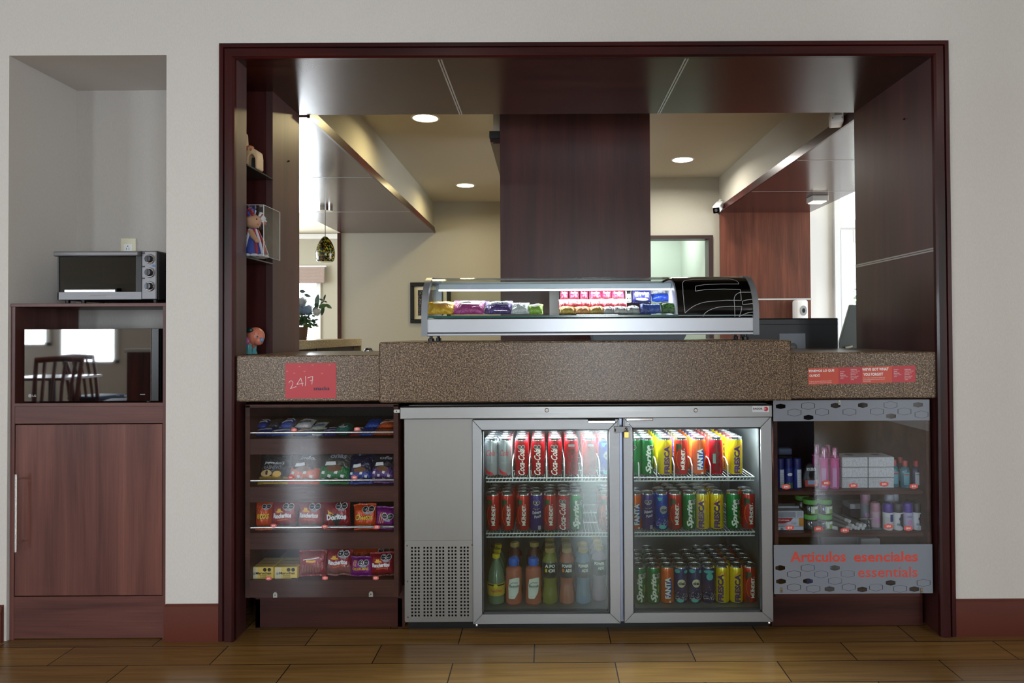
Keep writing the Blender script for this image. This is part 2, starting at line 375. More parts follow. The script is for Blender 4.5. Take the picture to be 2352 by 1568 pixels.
for xj in (-.415, .573):
    for d in (-.0055, .0055):
        m = MB(); m.box(xj+d-.003, xj+d+.003, 0, JB, SZ-.0015, SZ+.001, SILV); build('metal_strip', m, sf)
m = MB(); m.box(-1.2, 1.55, JB, JB+.06, SZ+.045, ZC, WALLB); struct('wall_over_opening', m)
# wall behind/around between rooms
m = MB(); m.box(JR+.05, 5.4, .42, JB, 0, ZC+.4, WALLB); m.box(-6.0, JL-RD-.03, .45, JB, 0, ZC+.3, WALLB); struct('wall_lobby_side', m)
# small screw left in the jambs
for x, y, z in ((JL, .56, PZ(660, 370, .56)), (JR, .22, PZ(2038, 291, .33))):
    m = MB(); s = 1 if x < 0 else -1; m.tube([(x-.002*s, y, z), (x+.006*s, y, z)], .004, BLACK, 8)
    build('screw', m, None, 'small %s screw left in the %s jamb panel of the opening' % (('brass', 'left') if s > 0 else ('black', 'right')), 'screw')
# ------------------------------------------------------------------ lobby behind the counter
YL, YR = 4.73, 3.6
BXL0, BXL1, BXR0, BXR1, BZ = -2.19, -1.19, 1.60, 2.42, 2.289
m = MB(); m.box(-2.2, 2.6, JB, 5.2, ZC, ZC+.06, CEIL); m.box(2.42, 5.4, JB, 5.2, ZC+.4, ZC+.46, CEIL); struct('ceiling_lobby', m)
m = MB(); m.box(-6.1, -2.19, JB, 7.3, ZC+.005, ZC+.06, CEIL); struct('ceiling_dining', m)
m = MB(); m.box(BXL0+.0, .3, YL, YL+.12, 0, ZC, WALLB); m.box(.3, .42, YR, YL+.12, 0, ZC, WALLB); struct('wall_lobby_left', m)
DX0, DX1, DZ = .62, PX(1637, 600, YR), PZ(1560, 541, YR)
m = MB(); m.box(.3, DX0, YR, YR+.12, 0, ZC, WALLB); m.box(DX0, DX1, YR, YR+.12, DZ, ZC, WALLB); m.box(DX1, BXR0+.02, YR, YR+.12, 0, ZC, WALLB)
m.box(BXR1, 2.66, YR, YR+.12, 0, ZC+.4, WHITE); m.box(2.66, 5.4, YR, YR+.12, 2.96, ZC+.4, WHITE); m.box(3.7, 5.4, YR, YR+.12, 0, 2.96, WHITE)
struct('wall_lobby_right', m)
m = MB(); t = .04; DKF = M('dark_frame', (52, 30, 28), .4)
m.box(DX1-t, DX1, YR-.02, YR+.13, 0, DZ, DKF); m.box(DX0, DX1-t, YR-.02, YR+.13, DZ-t*.8, DZ, DKF); m.box(DX0-t, DX0, YR-.02, YR+.13, 0, DZ, DKF); struct('door_2', m)
PALE = M('pale_green_wall', (196, 208, 196), .8)
m = MB(); m.box(.43, 1.52, 4.9, 5.0, 0, 2.5, PALE); m.box(1.5, 1.56, YR+.12, 4.95, 0, 2.5, PALE); struct('wall_office', m)
m = MB(); m.box(.43, 1.56, YR+.12, 5.0, 2.5, 2.56, PALE); struct('ceiling_office', m)
# overhead beams: cream sides, wood underside, wood edge trim
def beam(name, x0, x1, y0, y1, edge, joints):
    m = MB(); m.box(x0, x1, y0, y1, BZ+.022, ZC, WALLB); b = struct(name, m)
    m = MB(); m.box(x0, x1, y0, y1, BZ, BZ+.022, PANELY); build('underside_panel', m, b)
    m = MB()
    xe = x1 if edge > 0 else x0
    m.box(xe, xe+edge*.014, y0, y1, BZ-.004, BZ+.026, CASINGX); m.box(xe, xe+edge*.008, y0, y1, BZ+.03, BZ+.055, CASINGX); build('edge_moulding', m, b)
    for yj in joints:
        m = MB(); m.box(x0+.01, x1-.01, yj-.003, yj+.003, BZ-.0015, BZ+.002, SILV); build('metal_strip', m, b)
beam('trim_7', BXL0, BXL1, JB+.02, YL, 1, (2.07, 3.43)); beam('trim_8', BXR0, BXR1, JB+.02, YR, -1, (1.65, 2.63))
m = MB(); m.box(BXR0, BXR1, YR-.03, YR+.1, 0, BZ, LOBBYW); wp = struct('wall_panel_right', m)
zz = PZ(1780, 687, YR-.03)
m = MB(); m.box(BXR0, BXR1+.004, YR-.034, YR-.029, zz-.007, zz+.007, SILV); build('metal_strip', m, wp)
m = MB(); m.box(BXL0-.035, BXL0, YL-.02, YL+.13, 0, BZ, CASING); struct('trim_9', m)
# wood-clad pillar and the bulkhead beside it
m = MB(); m.box(PX(1149, 500, 1.05), PX(1494, 500, 1.05), 1.05, 1.95, 0, ZC, PANEL)
build('pillar', m, None, 'wide dark mahogany clad pillar behind the counter', 'pillar')
m = MB(); bx0 = PX(1128, 290, 1.12)
m.box(bx0+.012, .3, 1.12, 2.3, BZ+.04, ZC, WALLB); bk = struct('trim_10', m)
m = MB(); m.box(bx0-.01, .28, 1.115, 2.3, BZ+.0, BZ+.04, BLACK); m.box(bx0-.005, .28, 1.125, 2.3, BZ-.02, BZ, CASING); build('edge_moulding', m, bk)
m = MB(); m.box(bx0+.01, .28, 1.14, 2.28, BZ-.024, BZ-.016, PANEL); build('underside_panel', m, bk)
# dining room beyond the left beam
YD = 7.1; wx = PX(730, 720, YD); s0, s1 = PX(640, 620, YD), PX(750, 620, YD)
wz = PZ(720, 648, YD)
m = MB(); m.box(-6.1, wx-1.5, YD, YD+.12, 0, ZC, WALLB); m.box(wx-1.5, wx, YD, YD+.12, wz, ZC, WALLB); m.box(wx-1.5, wx, YD, YD+.12, 0, .5, WALLB); m.box(wx, -1.9, YD, YD+.12, 0, ZC, WALLB)
struct('wall_dining_far', m)
m = MB(); m.box(-1.98, -1.9, YL+.12, YD, 0, ZC, WALLB); struct('wall_dining_right', m)
m = MB(); c0 = PZ(740, 549, YD); m.box(-6.1, -1.98, YD-.04, YD, c0, c0+.07, WHITE); struct('trim_11', m)
m = MB(); m.box(wx-.01, wx+.045, YD-.03, YD+.02, .5, wz, WHITE); m.box(wx-1.5, wx, YD-.0, YD+.02, .5, .56, WHITE); m.box(wx-1.0, wx-.96, YD, YD+.02, .5, wz, WHITE); w = struct('window_7', m)
m = MB(); m.box(wx-1.5, wx, YD+.05, YD+.055, .5, wz+.1, GLASS); struct('window_pane', m, w)
SHADE = wallpaper('woven_shade_fabric', (168, 150, 144), .08)
m = MB(); z1, z0 = PZ(700, 613, YD-.08), PZ(700, 650, YD-.08)
for k in range(5):
    f0 = z0+(z1-z0)*k/5; m.box(s0-.6, s1, YD-.085-.006*(4-k), YD-.05, f0, f0+(z1-z0)/5+.006*(k < 4), SHADE, .006)
m.box(s0-.6, s1+.01, YD-.07, YD-.01, z1, z1+.02, WHITE)
build('roman_shade', m, None, 'folded taupe roman shade over the bright dining room window', 'window shade')
m = MB()
for (a, b) in ((JB, 2.45), (4.75, 7.1)): m.box(-6.1, -6.0, a, b, 0, ZC, WALLB)
m.box(-6.1, -6.0, .7, 7.2, 0, .7, WALLB); m.box(-6.1, -6.0, .7, 7.2, 2.6, ZC, WALLB)
struct('wall_dining_left', m)
m = MB(); m.box(5.4, 5.5, .42, .55, 0, 3.02, WHITE); m.box(5.4, 5.5, 3.5, YR+.12, 0, 3.02, WHITE); m.box(5.4, 5.5, .4, 3.7, 2.75, 3.02, WHITE); struct('wall_lobby_entrance', m)
# exterior glass door with transom
ax = PX(1908, 600, YR-.02); zt = PZ(1935, 510, YR-.02); dz1 = PZ(1935, 524, YR-.02)
WFR = M('white_aluminium_frame', (226, 228, 230), .45)
m = MB(); m.box(2.64, 2.64+.05, YR-.04, YR+.1, 0, 2.96, WFR); m.box(2.69, 3.7, YR-.04, YR+.1, dz1-.0, zt+.02, WFR); m.box(2.69, 3.7, YR-.04, YR+.1, 2.90, 2.96, WFR)
d = struct('door_3', m)
m = MB(); x0 = 2.70; m.box(x0, x0+.11, YR-.03, YR+.02, 0, dz1-.015, WFR, .004); m.box(x0+.11, 3.6, YR-.03, YR+.02, dz1-.13, dz1-.015, WFR, .004); m.box(3.5, 3.62, YR-.03, YR+.02, 0, dz1-.015, WFR, .004); m.box(x0+.11, 3.5, YR-.03, YR+.02, 0, .2, WFR)
lf = build('door_leaf', m, d)
m = MB(); m.box(x0+.11, 3.5, YR-.008, YR-.003, .2, dz1-.13, GLASS); build('door_pane', m, lf)
m = MB(); m.box(x0+.4, x0+.5, YR-.06, YR-.03, dz1-.05, dz1-.01, WFR); build('door_closer', m, lf)
# ------------------------------------------------------------------ outdoors seen through the glass door
GRND = M('pale_paving', (200, 198, 190), .8)
m = MB(); m.box(-9, 14, 9.01, 22, -.12, -.04, GRND); m.box(5.6, 14, -2, 9, -.12, -.04, GRND); struct('ground', m)
LEAF = M('sunlit_leaf', (120, 140, 96), .6)
def shrub(x, y, r, h, label):
    m = MB(); rnd = random.Random(int(x*10)); m.tube([(x, y, -.04), (x+.03, y, h*.5), (x, y, h*.75)], [.05, .035, .02], M('bark', (90, 74, 60), .8), 6)
    for k in range(520):
        a, b_, rr = rnd.uniform(0, 2*PI), rnd.uniform(-1, 1), rnd.random()**.4
        c = Vector((x+r*rr*math.cos(a)*math.sqrt(1-b_*b_), y+r*rr*math.sin(a)*math.sqrt(1-b_*b_), h*.58+h*.42*rr*b_))
        T = Matrix.Translation(c) @ Matrix.Rotation(rnd.uniform(0, 6), 4, (rnd.random(), rnd.random(), rnd.random()+.01))
        s = rnd.uniform(.05, .09); m.add([(-s, 0, 0), (0, -s*.4, .01), (s, 0, 0), (0, s*.4, .01)], [(0, 1, 2, 3)], LEAF, T)
    build('garden_tree', m, None, label, 'tree')
shrub(5.3, 7.6, 1.0, 2.4, 'pale leafy tree outside the white glass entrance door')
# ------------------------------------------------------------------ ceiling lights
def downlight(x, y, z, r, col, e, label, strength=14):
    m = MB(); m.lathe([(r, -.004), (r*1.13, -.004), (r*1.18, 0), (r, .0), (r, -.004)], WHITE, (x, y, z), 28, cap=False); 
    t = thing('ceiling_light', (x, y, z), label, 'ceiling light', 'recessed round ceiling lights' if z > 2.7 else None)
    build('trim_ring', m, t)
    m = MB(); m.lathe([(0, -.003), (r, -.003), (r, .0), (0, 0)], M('lamp_%d' % int(col[2]*100), (255, 255, 255), .5, emis=strength, ecol=col), (x, y, z), 28); build('diffuser', m, t)
    area('ceiling_light_glow', (x, y, z-.012), (0, 0, 0), r*1.8, 0, e, col, 165, 'DISK')
    return t
WARM, NEUT = (1, .82, .42), (1, .95, .88)
for (px, py), col, lb in (((977, 268), WARM, 'warm round ceiling light nearest the wood soffit, left of the pillar'), ((1069, 424), WARM, 'warm round ceiling light farther back, left of the pillar'), ((1568, 367), NEUT, 'white round ceiling light right of the pillar')):
    yy = (ZC-HC)*FPX/(765.8-py+.5)-D; downlight(PX(px, py, yy), yy, ZC, .082, col, 8.5 if col == WARM else 15, lb)
for k, (x, y) in enumerate(((-3.6, -1.9), (-.55, -1.75), (2.4, -1.9), (-3.6, -4.6), (-.5, -4.6), (2.4, -4.6))):
    downlight(x, y, 2.75, .085, (1, .95, .90), 6.6, ('left', 'middle', 'right')[k % 3]+' recessed ceiling light of the row '+('nearest', 'farthest from')[k//3]+' the counter, facing room', 6)
# ================================================================== COUNTER
CT, CB, BT = 1.116, .934, PZ(1340, 783, -.008)
bl, br_ = PX(872, 850, 0), PX(1816, 840, 0)
m = MB(); m.box(JL+.0005, JR-.0005, -.004, JB, CB, CT, GRAN, .005)
ct = build('granite_counter', m, None, 'brown speckled granite counter spanning the dark wood opening', 'counter')
m = MB(); m.box(bl, br_, -.014, JB, CB-.006, BT, GRAN, .006); build('raised_section', m, ct)
# stickers on the granite front
REDS = M('sticker_red', (190, 62, 70), .45); ORS = M('sticker_orange', (206, 84, 66), .45); PINK = M('sticker_pale_red', (212, 112, 104), .5)
WTXT = M('white_print', (240, 240, 240), .5)
def frontrect(x0, y0, x1, y1, Y): return PX(x0, y1, Y), PZ(x0, y1, Y), PX(x1, y0, Y), PZ(x1, y0, Y)
Y = -.0055
a, c, b, d = frontrect(655, 833, 772, 915, Y); m = MB(); m.box(a, b, Y, Y+.0012, c, d, REDS)
w_, h_ = b-a, d-c; F = lambda e=.0004: (lambda u, v: Vector((a+u, Y-e, c+v)))
for u, v in ((.28, .9), (.54, .94), (.87, .94), (.04, .77), (.18, .715), (.38, .765), (.725, .705)): m.decal(ell(u*w_, v*h_, .0048, .0022, 10), PINK, F(), 1)
sg = build('snack_sign', m, None, 'red square snack sign stuck on the left end of the granite counter', 'sign')
m = MB(); k = w_/652; g = lambda pts: [((x-645)*k, (985-y)*k) for x, y in pts]
for pts in ([(693, 785), (700, 768), (718, 758), (738, 764), (745, 785), (738, 815), (722, 845), (710, 858), (750, 846), (788, 832)],
            [(845, 722), (820, 765), (793, 806), (835, 798), (878, 790)], [(845, 722), (858, 770), (870, 824)], [(906, 700), (908, 760), (904, 822)],
            [(932, 722), (965, 712), (998, 704), (992, 750), (988, 804)], [(965, 760), (1003, 750)]):
    m.decal(stroke(g(pts), .0017), WTXT, F(), 1)
build('lettering', m, sg, 'white handwritten 24/7')
m = MB(); m.decal(text('snacks', ((1008+1213)/2-645)*k, (985-858)*k, 205*k, 50*k, .03), M('dark_blue_ink', (58, 44, 66), .5), F(), 1); build('lettering', m, sg, 'dark bold snacks lettering')
# strip sticker on the right
m = MB(); xs = [PX(v, 860, Y) for v in (1856, 1926.5, 1980, 2049.5, 2103)]; zb, zt_ = PZ(1856, 883.5, Y), PZ(1856, 845.5, Y)
tilt = .021; F2 = lambda e=0: (lambda u, v: Vector((xs[0]+u, Y-e, zb+v+u*tilt)))
H = zt_-zb
for k_ in range(4):
    u0, u1 = xs[k_]-xs[0], xs[k_+1]-xs[0]; m.decal(rect(u0, 0, u1, H), ORS if k_ % 2 == 0 else REDS, F2(), 1)
    m.decal(rect(u1-.0006, 0, u1, H), M('sticker_edge', (150, 44, 50), .5), F2(.0002), 1)
st = build('essentials_sticker', m, None, 'long red and orange sticker strip on the right end of the granite counter', 'sticker')
m = MB(); q = (xs[4]-xs[0])/1315
def t2(s, X0, X1, Yc, hh, bold=.02):
    m.decal(text(s, ((X0+X1)/2-518)*q, H-(Yc-240+((X0+X1)/2-518)*.026)*q, (X1-X0)*q, hh*q, bold), WTXT, F2(.0004), 1)
t2('TENEMOS LO QUE', 522, 838, 272, 34, .035); t2('OLVIDÓ', 534, 664, 326, 38, .035); t2("WE'VE GOT WHAT", 1180, 1503, 252, 36, .035); t2('YOU FORGOT', 1192, 1436, 314, 36, .035)
for i, s in enumerate(('Si alguno de estos artículos se le olvidó,', 'pídalo, gratuito o a compra en la recepción')): t2(s, 532, 805, 398+i*20, 14, 0)
for i, s in enumerate(('If any of these essentials are needed, ask,', 'your amenity gets free purchase Items at', 'the front desk')): t2(s, 1192, (1460, 1455, 1285)[i], 356+i*20, 13, 0)
for x0 in (912, 1568):
    for i, s in enumerate(('Shampoo', 'Peine', 'Rastrillo', 'Aguja e hilo', 'Jabón')): t2(s, x0, x0+len(s)*7.6, 282+i*21-(24 if x0 > 1000 else 0), 13, 0)
for x0 in (1040, 1700):
    for i, s in enumerate(('ESSENTIALS', 'Cepillo dental', 'Desodorante', 'Pañuelos', 'Pasta dental', 'Rasuradora', 'Crema')): t2(s, x0, x0+len(s)*7.6, 256+i*20, 13, 0)
build('lettering', m, st, 'white lettering')
# ================================================================== GENERIC PRICE TAG
TAG = M('price_tag_red', (204, 92, 84), .5)
def price(px, py, Y, s, label, w=.0265, h=.017):
    x, z = P(px, py, Y); m = MB(); m.prism([(x+u, z+v) for u, v in hexa(0, 0, w, h)], Y, Y+.0008, TAG)
    m.decal(text(s, 0, 0, w*.52, h*.4, .02), WTXT, flat(x, Y-.0004, z), 1)
    build('price_tag', m, None, label, 'price tag')
# ================================================================== SNACK CABINET (left under the counter)
SX0, SX1 = PX(566, 1150, .04), PX(916, 1150, .04); YB = .03
t = thing('snack_cabinet', ((SX0+SX1)/2, .3, 0), 'brown laminate snack cabinet with four open shelves under the left counter end', 'cabinet')
z = lambda py: PZ(740, py, YB)
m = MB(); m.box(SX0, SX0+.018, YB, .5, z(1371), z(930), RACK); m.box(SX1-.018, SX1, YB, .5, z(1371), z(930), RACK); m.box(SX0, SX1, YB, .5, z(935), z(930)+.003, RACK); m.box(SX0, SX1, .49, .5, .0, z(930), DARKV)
build('carcass', m, t)
for a_, b_ in ((1007, 1043), (1117, 1153), (1223, 1261), (1332, 1371)):
    m = MB(); m.box(SX0+.012, SX1-.012, YB+.001, YB+.017, z(b_), z(a_), RACK, .001); build('front_board', m, t)
    m = MB(); m.box(SX0+.018, SX1-.018, YB+.017, .49, z(a_)-.022, z(a_)-.006, RACK); build('shelf', m, t)
for y_ in (993.5, 1103.5, 1211.5):
    m = MB(); zr = z(y_); m.tube([(PX(574, y_, YB), YB+.008, zr), (PX(906, y_, YB), YB+.008, zr)], .0052, M('rail_metal', (200, 198, 198), .25, 1.), 10); build('chrome_rail', m, t)
m = MB(); m.box(SX0+.012, SX1+.012, .1, .118, .005, z(1371)+.02, BASEW); m.box(SX0+.012, SX0+.03, .1, .5, .0, .12, BASEW); m.box(SX1-.018, SX1, .1, .5, .0, .12, BASEW); build('plinth', m, t)
m = MB(); m.box(PX(563, 1100, .012), PX(917, 1100, .012), .012, .015, PZ(740, 1372, .012), PZ(740, 931, .012), ACRYL); ac = build('acrylic_cover', m, t)
CLIP = M('grey_clip', (176, 176, 170), .35, .7)
for px, py, hz in ((911, 944, 1), (632, 1366, 0), (852, 1364, 0)):
    x, zc = P(px, py, .009); m = MB()
    if hz: m.prism([(x-.012, zc), (x-.009, zc-.0065), (x+.012, zc-.0065), (x+.012, zc+.0065), (x-.009, zc+.0065)], .008, .0115, CLIP)
    else: m.prism([(x-.008, zc-.01), (x+.008, zc-.01), (x+.008, zc+.004), (x+.004, zc+.01), (x-.004, zc+.01), (x-.008, zc+.004)], .008, .0115, CLIP)
    m.lathe([(0, 0), (.0022, 0), (.0022, .001), (0, .001)], DARKV, T=Matrix.Translation((x, .0082, zc)) @ Matrix.Rotation(PI/2, 4, 'X')); build('clip', m, ac)
for px, py, s, lb in ((675.5, 987, '$35', 'on the top rail, left of centre'), (820, 985, '$35', 'on the top rail, right of centre'), (668, 1096, '$45', 'on the second rail under the black nut bag'), (814, 1096, '$45', 'on the second rail near the blue bag'),
                  (628.5, 1207, '$35', 'on the third rail below the orange bag'), (745.5, 1209, '$40', 'in the middle of the third rail'), (865.5, 1210, '$40', 'at the right end of the third rail'),
                  (617, 1328, '$35', 'in front of the yellow soup boxes'), (746.5, 1327, '$40', 'in the middle of the lowest snack shelf'), (863, 1327, '$40', 'at the right end of the lowest snack shelf')):
    price(px, py, .0105, s, 'red hexagon %s price tag %s' % (s, lb), .0225, .0165)
# ------------------------------------------------------------------ bags
def F_(c): return lin(c)
def foil(c, r=.26):
    n = 'foil_%02x%02x%02x' % c
    if n in MATS: return MATS[n]
    m = M(n, c, r, .15, spec=.7); nt, N, L, b = nodes(m); tc = N.new('ShaderNodeTexCoord'); mp = N.new('ShaderNodeMapping'); mp.inputs['Scale'].default_value = (34, 34, 16); L.new(tc.outputs['Object'], mp.inputs[0])
    ns = N.new('ShaderNodeTexNoise'); ns.inputs['Scale'].default_value = 1.6; ns.inputs['Detail'].default_value = 3; ns.inputs['Distortion'].default_value = 1.5; L.new(mp.outputs[0], ns.inputs['Vector'])
    bump(N, L, b, ns.outputs['Fac'], .9, .008); return m
BLK = M('print_black', (22, 22, 24), .45); WHT = M('print_white', (236, 236, 232), .45); YEL = M('print_yellow', (244, 184, 40), .45); ORN = M('print_orange', (226, 106, 34), .45); GRY = M('print_grey', (150, 152, 156), .45)
def seals(cx, cy, r):
    """pair of black warning octagons on a white backing: list of (shape, material, lift)"""
    return [(octa(cx-r*1.08, cy, r*1.16), WHT, .0004), (octa(cx+r*1.08, cy, r*1.16), WHT, .0004), (poly([(cx-r*1.3, cy-r*1.0), (cx-r, cy-r*1.75), (cx+r, cy-r*1.75), (cx+r*1.3, cy-r*1.0)]), GRY, .0003),
            (octa(cx-r*1.08, cy, r), BLK, .0008), (octa(cx+r*1.08, cy, r), BLK, .0008), (text('EXCESO', cx-r*1.08, cy, r*1.3, r*.3), WHT, .0011), (text('EXCESO', cx+r*1.08, cy, r*1.3, r*.3), WHT, .0011)]
def bag(w, h, t, col, decals=(), seed=1, low=None, lowf=.3, crimp=.07, flop=0.0, wr=1.0, pts=14):
    """pillow bag standing on z=0, centred on x=0, facing -Y; returns MB"""
    m = MB(); rnd = random.Random(seed); ox, oz = rnd.uniform(0, 50), rnd.uniform(0, 50)
    def surf(u, v, side, e=0.0):
        U, V = 2*u/w, 2*(v-h/2)/h
        a = max(0, 1-abs(U)**2.6); cz = 1-crimp*2; b_ = max(0, 1-(abs(V)/cz)**3.2) if abs(V) < cz else 0
        th = t/2*math.sqrt(a)*b_**.6
        n_ = noise.noise(Vector((u*38/max(w, .05)*.1+ox, v*9/max(h, .05)*.12+oz, side)))*.18*t*wr*(a*b_)**.5
        n2 = noise.noise(Vector((u*140+ox, v*60, side*3)))*.0016*wr
        if abs(V) >= cz: n2 += .0012*math.sin(u*900)
        pinch = 1-.10*(1-b_)*(1-abs(V))-.05*(1-V*V)*0
        x = u*(1-.06*(1-V*V)**1.0)+0*pinch
        lean = flop*max(0, V-.35)**2
        return Vector((x, side*(th+n_*.6+n2)+lean+(-e if side < 0 else e), v+.004*noise.noise(Vector((u*30, oz, 0)))))
    N = pts; K = int(pts*1.4); vs = []; fs = []
    for side in (-1, 1):
        for j in range(K+1):
            for i in range(N+1):
                u, v = w*(i/N-.5), h*j/K; p = surf(u, v, side)
                if i in (0, N) : p.y = (surf(u, v, -1).y+surf(u, v, 1).y)/2
                vs.append(p)
    base = m.mi(foil(col)); lo = m.mi(foil(low)) if low else base
    V = [m.bm.verts.new(p) for p in vs]
    for sd in (0, 1):
        o_ = sd*(N+1)*(K+1)
        for j in range(K):
            for i in range(N):
                f = (o_+j*(N+1)+i, o_+j*(N+1)+i+1, o_+(j+1)*(N+1)+i+1, o_+(j+1)*(N+1)+i)
                fc = m.bm.faces.new([V[q_] for q_ in (f if sd == 0 else f[::-1])])
                lim = lowf+.09*noise.noise(Vector((i*.5+ox, 0, 0)))
                fc.material_index = lo if (low and j/K < lim) else base
    bmesh.ops.remove_doubles(m.bm, verts=m.bm.verts, dist=1e-5)
    st_ = w/N
    for sh, mt, e in decals: m.decal(sh, mt, lambda u, v, e=e: surf(max(-w*.499, min(w*.499, u)), max(0, min(h, v)), -1, .0007+e), st_)
    return m
def place(mb, x, y, z, lean=0, yaw=0, roll=0, face=0):
    T = Matrix.Translation((x, y, z)) @ Matrix.Rotation(yaw, 4, 'Z') @ Matrix.Rotation(lean, 4, 'X') @ Matrix.Rotation(roll, 4, 'Y')
    for v in mb.bm.verts: v.co = T @ v.co
    return mb
def putbag(px0, px1, pyb, pyt, Y, col, decals, label, seed, lean=-.12, yaw=0, roll=0, low=None, lowf=.3, t=.05, group=None, name='snack_bag', cat='snack bag', flop=0, gap=1.0, floor_z=None):
    x0, x1 = PX(px0, pyb, Y), PX(px1, pyb, Y); w = (x1-x0)*gap; zb = floor_z if floor_z is not None else PZ((px0+px1)/2, pyb, Y); h = PZ((px0+px1)/2, pyt, Y)-zb
    m = bag(w, h, t, col, decals(w, h) if decals else (), seed, low, lowf, flop=flop)
    place(m, (x0+x1)/2, Y+t/2, zb+.002, lean, yaw, roll)
    return build(name, m, None, label, cat, group)
def ranch(w, h):
    L = [(text('Rancheritos', -w*.02, h*.50, w*.74, h*.17, .05, .1), WHT, .0003), (text('ORIGINAL', 0, h*.36, w*.45, h*.06, .03), ORN, .0003)]
    hat = poly([(-.30, .64), (-.22, .61), (-.05, .62), (.03, .60), (-.01, .66), (-.07, .67), (-.10, .76), (-.15, .74), (-.2, .76), (-.23, .67)])
    for v in hat.verts: v.co.x *= w; v.co.y *= h
    return L+[(hat, YEL, .0003)]+seals(w*.2, h*.8, w*.1)
def dori(w, h):
    return [(poly([(-w*.32, h*.62), (w*.34, h*.5), (w*.02, h*.12)]), BLK, .0001), (poly([(-w*.3, h*.72), (-w*.05, h*.55), (-w*.26, h*.5)]), YEL, .0002), (text('Doritos', w*.03, h*.46, w*.74, h*.2, .05), WHT, .0005)]+seals(w*.22, h*.82, w*.1)
def chee(s='Cheetos', sub='TORCIDITOS'):
    def f(w, h):
        L = [(text(s, 0, h*.5, w*.78, h*.24, .11, .2), BLK, .0002), (text(s, 0, h*.5, w*.76, h*.22, .03, .2), YEL, .0006)]+seals(w*.2, h*.8, w*.12)
        if sub: L += [(text(sub, 0, h*.16, w*.6, h*.08, .02), WHT, .0003)]
        return L
    return f
def churr(w, h): return [(text('CHURRUMAIS', 0, h*.42, w*.78, h*.15, .06), BLK, .0001), (text('CHURRUMAIS', 0, h*.42, w*.76, h*.13, .02), YEL, .0005)]+[(stroke([(-w*.35+k*w*.06, h*.56), (-w*.3+k*w*.06, h*.84)], w*.02), YEL, .0003) for k in range(3)]+seals(w*.14, h*.72, w*.11)
def none(w, h): return []
RED, ORA, PUR = (150, 26, 38), (212, 78, 26), (136, 34, 128)
YI = .062
# shelf three
sz = [z(q_)-.006 for q_ in (1007, 1117, 1223, 1332)]
putbag(581, 619, 1224, 1153, YI, ORA, chee('etos', None), 'orange puffed snack bag at the left end of the third shelf', 1, yaw=.15, floor_z=sz[2])
putbag(617, 677, 1224, 1154, YI+.01, RED, ranch, 'red corn chip bag with a sombrero, left of its twin on the third shelf', 2, low=(112, 50, 40), lowf=.2, floor_z=sz[2])
putbag(678, 739, 1224, 1154, YI+.01, RED, ranch, 'red corn chip bag with a sombrero, right of its twin on the third shelf', 3, low=(112, 50, 40), lowf=.2, floor_z=sz[2])
putbag(739, 803, 1224, 1155, YI, (142, 22, 34), dori, 'red triangle chip bag with white lettering in the middle of the third shelf', 4, roll=-.06, floor_z=sz[2])
putbag(809, 862, 1224, 1162, YI, ORA, chee(), 'orange twisted snack bag with yellow lettering right of the triangle chips', 5, roll=-.04, floor_z=sz[2])
putbag(858, 907, 1224, 1168, YI+.005, PUR, lambda w, h: [(stroke([(-w*.3+k*w*.1, h*.3), (-w*.2+k*w*.1, h*.75)], w*.03), YEL, .0003) for k in range(3)]+seals(w*.12, h*.6, w*.13), 'purple snack bag at the right end of the third shelf', 6, roll=.03, floor_z=sz[2])
# shelf four: soup boxes and bags
def soupbox(px0, px1, label):
    x0, x1 = PX(px0, 1332, YI), PX(px1, 1332, YI); zb = sz[3]; h = PZ(px0, 1302, YI)-zb; w = x1-x0; d = .12
    YB_, CR = M('box_yellow', (232, 200, 96), .5), M('box_cream', (226, 214, 170), .5)
    m = MB(); m.box(x0, x1, YI, YI+d, zb, zb+h, YB_, .002)
    f = lambda e: (lambda u, v: Vector((x0+u, YI-.0004-e, zb+v)))
    m.decal(rect(w*.04, h*.02, w*.3, h*.97), CR, f(0), 1); m.decal(text('Maruchan', w*.56, h*.5, w*.68, h*.2, .03), BLK, f(.0003), 1)
    m.decal(text('Instant', w*.55, h*.3, w*.3, h*.09, .01), BLK, f(.0003), 1); m.decal(text('Lunch', w*.55, h*.17, w*.28, h*.09, .01), BLK, f(.0003), 1); m.decal(rect(w*.75, 0, w*.98, h*.1), M('print_violet', (110, 60, 130), .5), f(.0002), 1)
    for k in (.62, .82): m.decal(octa(w*k, h*.78, w*.085), BLK, f(.0003), 1)
    m.decal(ell(w*.14, h*.46, w*.06, w*.06, 14), GRY, f(.0003), 1)
    for k in range(9): m.decal(stroke([(w*.1, d*(.1+k*.1)), (w*.9, d*(.1+k*.1))], .004), (M('print_violet'), YEL, GRY)[k % 3], lambda u, v: Vector((x0+u, YI+v, zb+h+.0004)), 1)
    build('soup_box', m, None, label, 'box', 'yellow instant soup boxes')
soupbox(576, 628, 'yellow instant soup box at the left end of the lowest snack shelf'); soupbox(630, 683, 'yellow instant soup box touching the red pretzel-stick bag')
putbag(679, 745, 1332, 1270, YI, RED, lambda w, h: [(stroke([(-w*.28, h*.66), (w*.28, h*.72)], .004), WHT, .0003), (stroke([(-w*.15, h*.6), (w*.15, h*.6)], h*.08), YEL, .0003)]+[(stroke([(-w*.3+k*w*.1, h*.2), (-w*.28+k*w*.1, h*.46)], w*.055), M('snack_brown', (128, 66, 42), .6), .0003) for k in range(7)], 'red bag picturing brown sticks, right of the yellow soup boxes', 7, floor_z=sz[3])
putbag(743, 806, 1332, 1264, YI+.01, RED, ranch, 'red corn chip bag with a sombrero in the middle of the lowest snack shelf', 8, low=(150, 96, 90), lowf=.34, floor_z=sz[3])
putbag(801, 852, 1332, 1284, YI, PUR, churr, 'purple snack bag with yellow lettering on the lowest snack shelf', 9, floor_z=sz[3])
